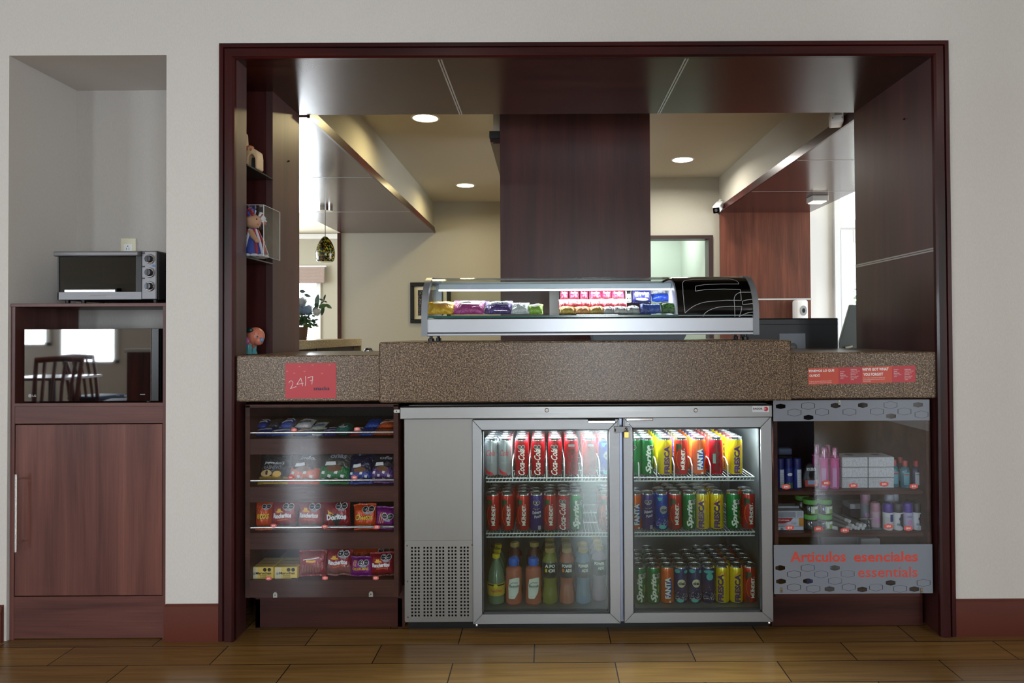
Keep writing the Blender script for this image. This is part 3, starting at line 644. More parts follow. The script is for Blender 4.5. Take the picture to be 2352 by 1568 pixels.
putbag(798, 850, 1332, 1262, YI+.09, ORA, none, 'orange snack bag standing behind the purple one on the lowest shelf', 10, floor_z=sz[3])
putbag(847, 905, 1332, 1274, YI, RED, ranch, 'red corn chip bag with a sombrero at the right end of the lowest shelf', 11, low=(112, 50, 40), lowf=.12, roll=-.05, floor_z=sz[3])
putbag(846, 902, 1332, 1259, YI+.09, ORA, lambda w, h: seals(w*.1, h*.85, w*.11), 'orange snack bag behind the red one at the right end, lowest shelf', 12, floor_z=sz[3])
# shelf two: bags leaning back, patterned lower halves
def joyce(w, h): return [(text('Joyce', -w*.12, h*.60, w*.36, h*.09, .03, .1), WHT, .0003), (text("dico's", w*.22, h*.60, w*.3, h*.08, 0, .3), WHT, .0003), (text('KASHEWS', 0, h*.47, w*.6, h*.1, .0, .1), GRY, .0003), (ell(-w*.2, h*.3, w*.2, h*.1, 14), M('cashew', (214, 176, 120), .6), .0003), (ell(w*.17, h*.28, w*.14, h*.09, 14), M('cashew2', (226, 178, 84), .6), .0003), (ell(-w*.18, h*.31, w*.05, h*.07, 10), BLK, .0005)]
def nuts(s, shear=.2):
    def f(w, h): return ([(text(s, w*.1, h*.78, w*.5, h*.12, .03, shear), GRY, .0003)] if s else [])+[(poly([(-w*.3, h*.5), (w*.05, h*.53), (w*.02, h*.63), (-w*.27, h*.61)]), WHT, .0003), (ell(w*.0, h*.42, w*.25, h*.09, 12), M('nut_brown', (120, 76, 46), .6), .0001)]+[(poly([(-w*.4+a*w*.2+.0*w, h*(.08+.1*b)), (-w*.3+a*w*.2, h*(.06+.1*b)), (-w*.28+a*w*.2, h*(.14+.1*b)), (-w*.38+a*w*.2, h*(.15+.1*b))]), WHT, .0003) for a in range(4) for b in range(3) if (a+b) % 2 == 0]
    return f
Y2 = .07
putbag(585, 656, 1118, 1038, Y2, (34, 36, 40), joyce, 'black cashew bag with a gold base at the left end of the second shelf', 13, lean=-.35, low=(176, 140, 40), lowf=.2, floor_z=sz[1])
putbag(655, 729, 1118, 1040, Y2, (72, 42, 30), nuts('indo.'), 'brown nut bag with an orange checked base on the second shelf', 14, lean=-.4, low=(206, 84, 40), lowf=.42, floor_z=sz[1])
putbag(724, 802, 1118, 1036, Y2, (78, 76, 72), nuts('onas'), 'grey nut bag with a green checked base on the second shelf', 15, lean=-.4, low=(34, 118, 62), lowf=.45, floor_z=sz[1])
putbag(793, 852, 1118, 1044, Y2, (32, 36, 66), nuts(None), 'navy nut bag with a blue checked base on the second shelf', 16, lean=-.4, low=(38, 66, 146), lowf=.33, floor_z=sz[1])
putbag(845, 905, 1118, 1040, Y2+.01, (36, 36, 48), nuts('ofe'), 'dark nut bag with a purple checked base at the right end of the second shelf', 17, lean=-.4, low=(92, 52, 122), lowf=.42, floor_z=sz[1])
# shelf one: flat cookie packs lying in a row
def packet(px0, px1, pyb, pyt, Y, col, label, seed, depth=.1, stripe=None, seal=False, group=None):
    x0, x1 = PX(px0, pyb, Y), PX(px1, pyb, Y); zb = sz[0] if pyb > 1000 else PZ(px0, pyb, Y); h = PZ(px0, pyt, Y)-PZ(px0, pyb, Y); w = x1-x0
    dec = []
    if stripe: dec = [(stroke([(-w*.35, depth*.3), (w*.3, depth*.45)], depth*.16), M('stripe_%d%d%d' % stripe, stripe, .4), .0002), (stroke([(-w*.2, depth*.65), (w*.4, depth*.7)], depth*.1), WHT, .0002)]
    if seal: dec += seals(0, depth*.35, w*.14)
    m = bag(w, depth, h*1.1, col, dec, seed, pts=12)
    place(m, (x0+x1)/2, Y, zb+h*.5, -1.35)
    build('cookie_pack', m, None, label, 'cookie pack', group)
for a in ((577, 622, 1006, 992, (20, 54, 140), 'blue cookie pack at the left end of the top snack shelf', 21, (200, 204, 214)), (612, 668, 1006, 994, (30, 74, 160), 'long blue cookie pack second from the left, top snack shelf', 22, (220, 222, 226)), (672, 718, 1006, 994, (44, 52, 120), 'navy cookie pack with white print, top snack shelf', 23, (200, 120, 60)),
          (705, 742, 1006, 996, (186, 188, 186), 'silver white cookie pack near the middle of the top snack shelf', 24, (60, 64, 70)), (736, 770, 1006, 995, (36, 40, 122), 'deep blue cookie pack left of the teal one, top shelf', 25, (150, 150, 190)), (765, 802, 1006, 984, (16, 104, 96), 'teal cookie pack with black octagons on the top snack shelf', 26, None),
          (802, 826, 1006, 996, (134, 30, 40), 'small red and silver pack on the top snack shelf', 27, (210, 210, 210)), (822, 858, 1006, 994, (26, 74, 160), 'bright blue pack right of the small red pack, top shelf', 28, None), (852, 905, 1006, 992, (190, 78, 34), 'orange cookie pack at the right end of the top snack shelf, lower one', 29, (90, 50, 30))):
    packet(a[0], a[1], a[2], a[3], .08, a[4], a[5], a[6], .10, a[7], a[6] == 26)
for a in ((579, 610, 990, 975, (24, 60, 150), 'blue pack with white print lying on top at the far left, top shelf', 31, (226, 226, 220)), (610, 640, 988, 972, (40, 44, 58), 'dark crinkled pack lying second from the left on top, top shelf', 32, None), (640, 668, 989, 973, (34, 72, 160), 'crumpled blue pack lying on top, left of the white packs', 33, (220, 224, 230)), (676, 714, 988, 974, (206, 206, 204), 'white pack lying on top of the silver one, top shelf', 34, (70, 72, 80)),
          (712, 742, 990, 983, (190, 196, 176), 'pale green pack lying on top beside the teal one', 35, (60, 100, 160)), (836, 872, 988, 974, (38, 80, 168), 'plain blue pack lying on top near the right end, top shelf', 36, None), (866, 906, 988, 975, (204, 88, 40), 'orange pack lying on top at the right end, top shelf', 37, (226, 220, 214))):
    packet(a[0], a[1], a[2], a[3], .1, a[4], a[5], a[6], .09, a[7])
# ================================================================== FRIDGE
YF, YD0 = .06, .022                                     # body front, door front
fx0, fx1 = PX(929, 1200, YF), PX(1774, 1200, YF)
FR = thing('fridge', ((fx0+fx1)/2, .35, 0), 'stainless steel undercounter fridge with two glass doors', 'fridge')
zf = lambda py, Y=YF: PZ(1350, py, Y)
gx0, gx1 = PX(1093, 1200, YF), fx1-.02
ZB, ZT, YBK = .085, .835, .62
LIN = M('fridge_liner', (118, 122, 128), .4, .4)
m = MB()                                                # shell
m.box(fx0, fx0+.02, YF, .66, .045, .91, STEELD); m.box(fx1-.02, fx1, YF, .66, .045, .91, STEELD); m.box(fx0, fx1, YBK+.01, .66, .045, .91, STEELD)
m.box(fx0, fx1, YF, .66, ZT+.012, .91, STEELD); m.box(gx0-.03, fx1, YF, YBK+.02, .045, ZB-.002, STEELD)
m.box(gx0-.03, gx0-.002, YF, YBK+.01, .045, .9, LIN)
build('body', m, FR)
m = MB(); m.box(gx0, gx1, YBK, YBK+.008, ZB, ZT+.01, LIN); m.box(gx0-.002, gx0+.004, YF+.01, YBK, ZB, ZT+.01, LIN); m.box(gx1-.004, gx1+.002, YF+.01, YBK, ZB, ZT+.01, LIN)
m.box(gx0, gx1, YF+.01, YBK, ZT, ZT+.01, LIN); m.box(gx0, gx1, YF+.01, YBK, ZB-.002, ZB+.002, LIN); build('liner', m, FR)
sx0, sx1 = PX(918, 947, .008), PX(1774, 940, .008)
m = MB(); m.box(sx0, sx1, .008, .5, zf(960, .008)-.001, zf(932, .008), STEEL, .003); ts = build('top_strip', m, FR)
for px in (1256, 1598):
    x, zz_ = P(px, 942, .006); m = MB(); m.lathe([(0, 0), (.006, 0), (.0085, .002), (0, .002)], CHROME, T=Matrix.Translation((x, .0055, zz_)) @ Matrix.Rotation(-PI/2, 4, 'X')); build('screw', m, ts)
a, c, b, d = frontrect(1728, 932, 1766, 946, .0065)
m = MB(); m.box(a, b, .0065, .008, c, d, M('badge_silver', (214, 216, 222), .4)); f = lambda e: (lambda u, v: Vector((a+u, .0061-e, c+v))); w_, h_ = b-a, d-c
m.decal(text('FAGOR', w_*.33, h_*.56, w_*.56, h_*.36, .04), M('dark_blue_ink'), f(0), 1); m.decal(ell(w_*.82, h_*.5, h_*.38, h_*.38, 20), M('badge_red', (190, 44, 58), .4), f(0), 1)
for k in (.44, .6): m.decal(stroke([(w_*.68, h_*k), (w_*.8, h_*(k+.06))], h_*.06), WHT, f(.0003), 1)
build('badge', m, ts)
m = MB(); m.box(fx0, PX(1092, 1100, YF), YF-.012, YF, zf(1238), zf(957)+.004, STEELD, .003); build('side_panel', m, FR)
m = MB(); m.box(fx0+.008, fx1-.008, YF+.035, .64, 0, .045, BLACK); build('base', m, FR)
# perforated grille
a, c, b, d = frontrect(931, 1240, 1092, 1428, YF-.012); m = MB(); Yg = YF-.014; k0 = len(m.mats)
cols = []; gw = (1076.5-942.5)/161*(b-a)
for g_ in range(5):
    for i in range(3):
        cx_ = PX(946.5+g_*28.2+i*7.75, 1330, Yg); cols.append((cx_-.0036, cx_+.0036))
rows = []
for j in range(21):
    zc_ = PZ(1000, 1257.5+j*7.78, Yg); rows.append((zc_-.0037, zc_+.0037))
rows = rows[::-1]; xe = [a]+[v for c_ in cols for v in c_]+[b]; ze = [c]+[v for c_ in rows for v in c_]+[d]
V = [[m.bm.verts.new((x, Yg, z_)) for x in xe] for z_ in ze]; mi = m.mi(STEELD)
for j in range(len(ze)-1):
    for i in range(len(xe)-1):
        if i % 2 and j % 2: continue
        m.bm.faces.new((V[j][i], V[j][i+1], V[j+1][i+1], V[j+1][i])).material_index = mi
ret = bmesh.ops.extrude_edge_only(m.bm, edges=[e for e in m.bm.edges if e.is_boundary])
for v in [v for v in ret['geom'] if isinstance(v, bmesh.types.BMVert)]: v.co.y += .003
m.box(a+.004, b-.004, Yg+.02, Yg+.024, c+.004, d-.004, DARKV)
gr = build('grille', m, FR)
for px, py in ((935, 1253), (1084, 1251), (936, 1335), (937, 1417)):
    x, zz_ = P(px, py, Yg-.001); m = MB(); m.lathe([(0, 0), (.003, 0), (.0035, .0015), (0, .0015)], CHROME, T=Matrix.Translation((x, Yg-.0015, zz_)) @ Matrix.Rotation(-PI/2, 4, 'X')); build('screw', m, gr)
# mullion
m = MB(); m.box(PX(1417, 1200, YF), PX(1441, 1200, YF), YF-.006, YF+.05, zf(1426), zf(960), M('mullion_steel', (150, 158, 180), .35, .8), .002); build('mullion', m, FR)
GASK = M('grey_gasket', (60, 62, 68), .6)
for side, (x0p, x1p, y0p, y1p, g0, g1, h0, h1) in (('left', (1085.5, 1424.5, 962.5, 1432, 1107, 1400, 986, 1409)), ('right', (1433, 1774.5, 957.5, 1431, 1454, 1749, 983, 1408))):
    a, b, c, d = PX(x0p, 1200, YD0), PX(x1p, 1200, YD0), PZ(1350, y1p, YD0), PZ(1350, y0p, YD0); e, f_, g_, h_ = PX(g0, 1200, YD0), PX(g1, 1200, YD0), PZ(1350, h1, YD0), PZ(1350, h0, YD0)
    O = [(a, c), (b, c), (b, d), (a, d)]; I = [(e, g_), (f_, g_), (f_, h_), (e, h_)]; m = MB(); s = .0004
    for k in range(4):
        o0, o1, i1, i0 = O[k], O[(k+1) % 4], I[(k+1) % 4], I[k]
        cx_, cz_ = (o0[0]+o1[0]+i0[0]+i1[0])/4, (o0[1]+o1[1]+i0[1]+i1[1])/4
        q = [(cx_+(x-cx_)*.9985, cz_+(z_-cz_)*.9985) for x, z_ in (o0, o1, i1, i0)]
        m.prism(q, YD0, YF-.008, ALU, bev=.0012)
    dr = build('door', m, FR)
    m = MB(); t_ = .006
    for bx in ((e, e+t_, g_, h_), (f_-t_, f_, g_, h_), (e, f_, g_, g_+t_), (e, f_, h_-t_, h_)): m.box(bx[0], bx[1], YD0+.008, YF-.008, bx[2], bx[3], GASK)
    build('gasket', m, dr)
    m = MB(); m.box(e+.001, f_-.001, YD0+.007, YD0+.010, g_+.001, h_-.001, GLASS); m.box(e+.001, f_-.001, YD0+.020, YD0+.022, g_+.001, h_-.001, GLASS); build('pane', m, dr)
    hx0, hx1 = ((1350, 1413) if side == 'left' else (1438, 1500)); a2, b2 = PX(hx0, 965, YD0), PX(hx1, 965, YD0)
    m = MB(); m.box(a2, b2, YD0-.004, YD0+.002, d-.016, d-.005, CHROME, .002); m.box(a2, b2, YD0-.001, YD0+.03, d-.005, d+.004, DARKV); build('handle', m, dr)
    m = MB(); hx = a+.008 if side == 'left' else b-.02; m.lathe([(.006, 0), (.006, .006), (.004, .01)], CHROME, (hx+.006, YD0+.012, c-.0105), 12); build('hinge', m, dr)
# hasp between the doors
m = MB(); a, zc_ = P(1411, 985, YD0); b = PX(1447, 985, YD0)
m.prism([(a, zc_-.012), (a+.006, zc_-.017), (a+.012, zc_-.014), (b-.008, zc_-.008), (b, zc_-.002), (b+.001, zc_+.010), (a-.002, zc_+.012)], YD0-.009, YD0-.005, M('worn_steel', (120, 120, 120), .4, .9), bev=.0008)
for xx in (a+.012, b-.028): m.box(xx, xx+.008, YD0-.006, YD0+.0, zc_+.008, zc_+.036, M('worn_steel'))
m.box(a+.001, a+.005, YD0-.01, YD0-.0085, zc_-.009, zc_+.003, DARKV); m.lathe([(0, 0), (.006, 0), (.006, .0008), (0, .0008)], DARKV, T=Matrix.Translation((b-.016, YD0-.0101, zc_+.001)) @ Matrix.Rotation(-PI/2, 4, 'X'), n=16)
build('hasp', m, FR)
px, pz = P(1439, 996, YD0-.018)
pl = thing('padlock', (px, YD0-.018, PZ(1439, 1004, YD0-.018)), 'small brass padlock hanging from the hasp between the fridge doors', 'padlock')
m = MB(); m.box(px-.0105, px+.0095, YD0-.024, YD0-.013, PZ(1439, 1005, YD0-.018), PZ(1439, 991, YD0-.018), M('brass', (196, 164, 92), .3, 1.), .0015); build('lock_body', m, pl)
m = MB(); zt2 = PZ(1439, 991.5, YD0-.018); m.tube([(px-.0065, YD0-.018, zt2)]+[(px+.0065*math.cos(PI-PI*k/8), YD0-.018, zt2+.005+.007*math.sin(PI*k/8)) for k in range(9)]+[(px+.0065, YD0-.018, zt2)], .0015, CHROME, 8); build('shackle', m, pl)
# light under the fridge ceiling
m = MB(); m.box(gx0+.05, gx1-.05, .128, .144, ZT-.012, ZT-.001, M('fridge_tube', (255, 255, 255), .5, emis=14, ecol=(.93, .96, 1)), .002); build('light_tube', m, FR)
area('fridge_light', ((gx0+gx1)/2, .136, ZT-.014), (0, 0, 0), gx1-gx0-.12, .02, 42, (.93, .96, 1))
# wire shelves
WIRE = M('white_coated_wire', (214, 216, 220), .35)
def wire_shelf(x0, x1, zs, div=()):
    m = MB(); y0, y1 = .088, .56; r = .0022
    for dz in (0, .014): m.tube([(x0, y0, zs-.003-dz), (x1, y0, zs-.003-dz)], .0028, WIRE, 6)
    for k in range(int((x1-x0)/.014)): xk = x0+.007+k*.014; m.tube([(xk, y0, zs-.017), (xk+.006, y0, zs-.004), (xk+.006, y1, zs-.002)], .0013, WIRE, 4)
    for xx in (x0, x1): m.tube([(xx, y0, zs-.003), (xx, y1, zs-.003)], .003, WIRE, 6)
    for yy in (.25, .41, y1): m.tube([(x0, yy, zs-.004), (x1, yy, zs-.004)], .0025, WIRE, 6)
    s_ = build('wire_shelf', m, FR)
    for xd in div:
        m = MB(); m.tube([(xd, y0-.001, zs-.016), (xd, y0-.001, zs+.046), (xd, y0+.035, zs+.068), (xd, y1, zs+.068), (xd, y1, zs)], .0026, WIRE, 6); build('divider', m, s_)
Y0C = .128
sh1, sh2, shb = PZ(1350, 1094, .1), PZ(1350, 1220, .1), ZB+.002
lx0, lx1, rx0, rx1 = PX(1117, 1160, .09), PX(1424, 1160, .09), PX(1434, 1160, .09), PX(1732, 1160, .09)
top_l = [1129, 1160, 1198.6, 1236.5, 1275.5, 1313, 1355, 1391]; top_r = [1459, 1486, 1528, 1564.5, 1606, 1645, 1690]
dv = lambda ps: [PX(p_, 1060, .09) for p_ in ps]
wire_shelf(lx0, lx1, sh1, dv((1177, 1216, 1255, 1296, 1337, 1377))); wire_shelf(rx0, rx1, sh1, dv((1467, 1507.5, 1548, 1589, 1631, 1671)))
wire_shelf(lx0, lx1, sh2); wire_shelf(rx0, rx1, sh2)
for xx in (gx0+.012, (gx0+gx1)/2, gx1-.05):
    m = MB(); m.box(xx, xx+.018, YBK-.006, YBK, ZB+.01, ZT-.02, STEELD)
    for k in range(16): m.box(xx+.007, xx+.011, YBK-.0065, YBK-.004, ZB+.04+k*.043, ZB+.052+k*.043, DARKV)
    build('shelf_upright', m, FR)
# ------------------------------------------------------------------ cans
CANTOP = M('can_aluminium', (214, 216, 222), .22, 1.)
def canmat(n, c, r=.26, me=.35): return M('can_'+n, c, r, me, spec=.6)
RC = .0283; HCAN = .156
def cyl(e=0): return lambda u, v: Vector(((RC+.0003+e)*math.sin(u/RC), -(RC+.0003+e)*math.cos(u/RC), v))
def make_can(kind, body, decals, bodymat=None):
    m = MB(); bm_ = bodymat or canmat(kind, body)
    m.lathe([(.021, 0), (.024, .0015), (.0262, .006)], CANTOP, n=28)
    m.lathe([(.0262, .006), (RC, .012), (RC, .136), (.0275, .141), (.0262, .146)], bm_, n=28)
    m.lathe([(.0262, .146), (.0255, .150), (.0262, .1535)], CANTOP, n=28)
    for sh, mt, e in decals: m.decal(sh, mt, cyl(e), .004, 'x')
    return m
def lid_mb():
    m = MB(); m.lathe([(.0262, .1535), (.0266, .156), (.0252, .156), (.0238, .1515), (0, .152)], CANTOP, n=28)
    m.prism([(.008*math.cos(a_*PI/6), .004+.011*math.sin(a_*PI/6)) for a_ in range(12)], .1522, .1538, M('can_tab', (170, 172, 178), .3, 1.), axis='Z')
    m.prism([(.0065*math.cos(a_*PI/5), -.012+.006*math.sin(a_*PI/5)) for a_ in range(10)], .1521, .1524, M('can_mouth', (120, 122, 128), .4, 1.), axis='Z'); return m
VT = lambda s, mt, h, wd, z0=.072, x=0, bold=.02, shear=0.: (text(s, x, z0, h, wd, bold, shear, PI/2), mt, .0003)
def sl(x=0, zc=.122, r=.0068): return seals(x, zc, r)
INKB = M('can_black_ink', (24, 20, 26), .35); CREAM = M('can_cream', (224, 214, 184), .35); PURP = M('can_purple_ink', (70, 34, 104), .35); TEAL = M('can_teal', (74, 178, 176), .3); GRN = M('can_leaf_green', (30, 84, 44), .35); ORD = M('can_orange_ink', (236, 130, 40), .35); REDI = M('can_red_ink', (196, 30, 44), .3); BLUI = M('can_blue_ink', (28, 60, 150), .3); YELI = M('can_yellow_ink', (226, 206, 60), .35)
rnd = random.Random(3)
dots = [(ell(rnd.uniform(-.032, .032), .018+abs(rnd.gauss(0, .016)), .0009, .0009, 6), WHT, .0003) for _ in range(90)]
streak = [(stroke([(-.018, .098+.005*k), (-.006, .118+.003*k), (.004, .134)], .0012), ORD, .0002) for k in range(3)]+[(poly([(.012, .13), (.019, .122), (.019, .108), (.011, .116)]), ORD, .0003)]+[(stroke([(.014+.002*k, .104), (.02+.003*k, .082-.004*k)], .001), ORD, .0002) for k in range(3)]
mund = [(poly([(-.016, .11), (-.002, .11), (-.002, .128), (-.016, .13)]), GRN, .0003), (poly([(-.026, .096), (-.016, .104), (-.016, .13), (-.028, .132)]), M('can_dark_leaf', (44, 40, 32), .4), .0002), (stroke([(-.016, .1), (-.021, .085), (-.023, .065), (-.019, .045), (-.012, .03)], .0012), ORD, .0003), (poly([(-.026, .012), (-.006, .012), (-.012, .03), (-.02, .038)]), M('can_maroon', (96, 24, 36), .35), .0002), VT('MUNDET.', WHT, .086, .0145, .068, .004, .045), VT('SIDRAL', WHT, .02, .0022, .05, -.005, .02), VT('MANZANA GASIFICADA', WHT, .046, .0018, .074, .0125, .01)]
diamond = []
for k in range(4):
    zc_ = .03+k*.03
    diamond += [(stroke([(-.012, zc_), (0, zc_+.014), (.012, zc_), (0, zc_-.014), (-.012, zc_)], .0022), M('can_dark_green', (44, 62, 56), .35), .0002), (stroke([(-.006, zc_), (0, zc_+.007), (.006, zc_), (0, zc_-.007), (-.006, zc_)], .0018), M('can_dark_green'), .0002)]
KINDS = {
 'coke': ('red cola can with white script', (172, 22, 34), [VT('Coca-Cola', WHT, .106, .027, .060, .0, .02, .4)]+sl()),
 'zero': ('red cola can with black script', (164, 20, 32), [VT('Coca-Cola', INKB, .106, .027, .060, .0, .02, .4), (rect(-.013, .122, .013, .132), GRY, .0003)]),
 'light': ('silver cola can with red swoosh', (168, 170, 176), [(text('Cola', 0, .098, .036, .024, .0, .4), REDI, .0003), (poly([(-.028, .042), (-.021, .018), (-.006, .009), (.016, .009), (.006, .018), (-.01, .024), (-.02, .032)]), REDI, .0003), (text('GRABADO', 0, .058, .03, .0045, .01), GRY, .0003)]),
 'ciel': ('blue water can with teal blobs', (26, 44, 112), [(ell(0, .086, .0165, .0165, 20), CREAM, .0003), (text('ciel', 0, .086, .026, .014, .04), M('can_navy', (20, 28, 84), .3), .0006), (ell(-.018, .134, .013, .008, 14), TEAL, .0002), (ell(.02, .132, .01, .007, 14), TEAL, .0002), (ell(-.006, .016, .015, .007, 14), TEAL, .0005)]+dots),
 'cielb': ('blue water can with silver disc', (20, 64, 168), [(ell(.004, .086, .0165, .0165, 20), GRY, .0003), (text('ciel', .006, .086, .024, .013, .03), M('can_navy'), .0006), (poly([(-.022, .136), (.0, .136), (-.006, .124), (-.014, .12), (-.02, .128)]), TEAL, .0002), (ell(0, .016, .016, .008, 14), TEAL, .0005)]+dots),
 'cieln': ('plain navy can with teal swirl', (26, 36, 96), [(ell(-.004, .132, .022, .007, 16), TEAL, .0003), (ell(.0, .112, .014, .014, 16), TEAL, .0003)]+dots),
 'sprite': ('green can with white script', (14, 120, 58), [VT('Sprite', WHT, .116, .03, .068, -.002, .04, .35), (stroke([(.016, .08), (.016, .05)], .0014), YELI, .0003)]+sl(.013, .118)),
 'fresca': ('yellow can with purple lettering', (234, 202, 30), [VT('FRESCA', PURP, .112, .024, .066, -.003, .05)]+streak),
 'mundet': ('red apple soda can with leaf', (188, 42, 36), mund),
 'fanta': ('orange can with blue blob', (226, 98, 28), [(poly([(-.005, .03), (.012, .028), (.018, .06), (.018, .09), (.01, .108), (.0, .104), (-.004, .07)]), BLUI, .0002), VT('FANTA', M('can_blue_ink'), .088, .0245, .068, -.0005, .11), (text('FANTA', -.0008, .068, .086, .0225, .04, 0, PI/2), WHT, .0007), (rect(.004, .008, .012, .016), CREAM, .0003)]),
 'punch': ('purple can with white scrawl', (66, 44, 120), [(text('Delaware', 0, .079, .036, .0125, .01, .3, .12), WHT, .0003), (text('Punch', .004, .062, .028, .0115, .01, .3, .2), WHT, .0003), (stroke([(-.014, .094), (-.002, .09)], .0014), YELI, .0003), (stroke([(.002, .09), (.014, .095)], .0014), YELI, .0003), (rect(.006, .008, .018, .024), GRY, .0003)]+sl(0, .118)),
 'pattern': ('red can with dark diamond pattern', (170, 26, 42), diamond+[(rect(-.017, .05, -.006, .09), M('can_teal_label', (110, 150, 140), .4), .0006)]),
 'plain': ('plain dark silver can', (120, 124, 134), []),
}
PROTO = {}; LID = None
NUM = ['first', 'second', 'third', 'fourth', 'fifth', 'sixth', 'seventh', 'eighth', 'ninth', 'tenth']
def can_at(kind, x, y, z_, rot, label, group):
    global LID
    lab, body, dec = KINDS[kind]
    if kind not in PROTO:
        if LID is None: lm = lid_mb(); LID = _finish(lm.bm, lm.mats, 'lid', 35)
        cm = make_can(kind, body, dec); PROTO[kind] = _finish(cm.bm, cm.mats, 'soda_can', 'keep')
    o = bpy.data.objects.new('soda_can', PROTO[kind]); COL.objects.link(o); o.location = (x, y, z_); o.rotation_euler = (0, 0, rot)
    l = bpy.data.objects.new('lid', LID); COL.objects.link(l); l.parent = o
    tag(o, label, 'can', group)
ROWN = ['front row', 'second row', 'third row', 'fourth row', 'fifth row', 'sixth row']
def can_rows(cols_, z_, shelf, door, pitch=.0585):
    for ci, (px, kind, n, drift, rots) in enumerate(cols_):
        x0 = PX(px, 1160, Y0C-.0)
        for r in range(n):
            k = kind if isinstance(kind, str) else kind[min(r, len(kind)-1)]
            can_at(k, x0+drift*r, Y0C+r*pitch, z_, rots+(.5*math.sin(r*2.3+ci) if r else 0), '%s, %s, %s column, %s shelf behind %s door' % (KINDS[k][0], ROWN[r], NUM[ci], shelf, door), 'soda cans on the %s fridge shelf' % shelf)
can_rows([(1129, ('light', 'light', 'plain', 'plain'), 5, .001, -.05), (1160, 'light', 6, 0, -.05), (1198.6, 'coke', 6, 0, 0), (1236.5, 'coke', 6, 0, -.12), (1275.5, 'coke', 6, 0, -.15), (1313, 'zero', 6, 0, 0), (1355, 'zero', 6, 0, .1), (1391, ('cielb', 'coke'), 6, 0, .1)], sh1, 'top', 'left')
can_rows([(1459, 'sprite', 4, 0, -.9), (1486, 'sprite', 5, 0, .3), (1528, 'fresca', 6, 0, .25), (1564.5, ('mundet', 'punch'), 6, 0, 0), (1606, 'fanta', 6, 0, 0), (1645, ('pattern', 'mundet', 'zero'), 6, 0, -.05), (1690, 'fresca', 6, -.001, .1)], sh1, 'top', 'right')
can_rows([(1132, 'mundet', 3, .002, 0), (1165, 'mundet', 5, .001, .1), (1201.5, ('mundet', 'mundet', 'mundet'), 3, .001, 0), (1232.5, ('punch', 'punch'), 2, -.002, 0), (1263, ('mundet', 'mundet', 'coke'), 3, .001, 0), (1294.5, 'coke', 3, .0, -.2), (1323.5, 'sprite', 4, .0, .1), (1391, 'mundet', 3, 0, .1)], sh2, 'middle', 'left')
can_rows([(1458, 'fanta', 2, 0, .2), (1487, 'punch', 1, 0, 0), (1519, ('cielb', 'cieln'), 2, -.003, .05), (1550, ('mundet', 'mundet', 'cieln', 'plain'), 5, -.006, 0), (1582, 'sprite', 6, -.001, .1), (1613.5, 'fresca', 3, -.003, -.3), (1645.5, 'fresca', 3, -.003, -.05), (1684, 'sprite', 1, 0, .1), (1718, 'mundet', 2, .001, .05)], sh2, 'middle', 'right')
can_rows([(1467, 'sprite', 4, .002, .1), (1499, 'sprite', 5, .002, .1), (1530.5, 'fanta', 4, .001, 0), (1562, ('ciel', 'cieln'), 3, .0, -.05), (1594, ('ciel', 'cieln'), 4, -.001, .05), (1625.5, 'cieln', 5, .0, 0), (1657, 'fresca', 5, -.001, -.35), (1689, ('fresca', 'fresca', 'mundet'), 5, -.001, .1), (1719.5, 'mundet', 5, -.0, .1)], shb, 'lowest', 'right')
# ------------------------------------------------------------------ bottles
def liquid(n, c, r=.12): return M('drink_'+n, c, r, 0, spec=.6)
def clearpet(n, tint): return thin_glass('pet_'+n, tint, 1.4, .05, .04)
def bottle(px, row, prof, liq, cap, capc, label, fill=.86, dec=(), lab=None, group=None, x=None, y=None, z_=None, sx=1.0, name='drink_bottle', pitch=.078):
    x = PX(px, 1160, Y0C+.01) if x is None else x; y = Y0C+.01+row*pitch if y is None else y; z_ = shb if z_ is None else z_
    t = thing(name, (x, y, z_), label, 'bottle', group); H = prof[-1][1]
    m = MB(); m.lathe(prof, liq, (x, y, z_), 28, sx=sx); build('container', m, t)
    m = MB(); r0 = cap[0]; hc = cap[1]; m.lathe([(r0, H-.002), (r0*1.02, H+hc*.2), (r0*1.0, H+hc*.9), (r0*.9, H+hc), (0, H+hc)], capc, (x, y, z_), 20)
    for k in range(20): a_ = 2*PI*k/20; m.box(-.0006, .0006, -r0*1.06, -r0*.99, H+hc*.1, H+hc*.85, capc, T=Matrix.Translation((x, y, z_)) @ Matrix.Rotation(a_, 4, 'Z'))
    build('cap', m, t)
    if lab:
        z0, z1, mt = lab; m = MB()
        rr = [(r, zz) for r, zz in prof if z0 < zz < z1]
        def rad(v):
            for (ra, za), (rb, zb_) in zip(prof, prof[1:]):
                if za <= v <= zb_: return ra+(rb-ra)*(v-za)/max(1e-9, zb_-za)
            return prof[-1][0]
        if mt: m.lathe([(rad(z0)+.0006, z0)]+[(r+.0006, zz) for r, zz in rr]+[(rad(z1)+.0006, z1)], mt, (x, y, z_), 28, sx=sx)
        for sh, mm, e in dec:
            def f(u, v, e=e): r = rad(v)+.0011+e; return Vector((x+sx*r*math.sin(u/max(r, .01)), y-r*math.cos(u/max(r, .01)), z_+v))
            m.decal(sh, mm, f, .004, 'xy')
        build('label', m, t)
    return t
PTOPO = [(.024, 0), (.033, .004), (.035, .02), (.0345, .04), (.036, .06), (.036, .09), (.0345, .115), (.029, .14), (.02, .162), (.0125, .178), (.012, .186)]
PELEC = [(.031, 0), (.034, .004), (.0345, .03), (.033, .05), (.0335, .09), (.0345, .125), (.033, .14), (.026, .148), (.0165, .151), (.0165, .156)]
PPOW = [(.027, 0), (.032, .005), (.0325, .03), (.0275, .068), (.026, .08), (.0315, .112), (.0325, .13), (.0325, .165), (.028, .184), (.0175, .2), (.0165, .208)]
TOP_ = liquid('pale_green', (104, 126, 104), .1)
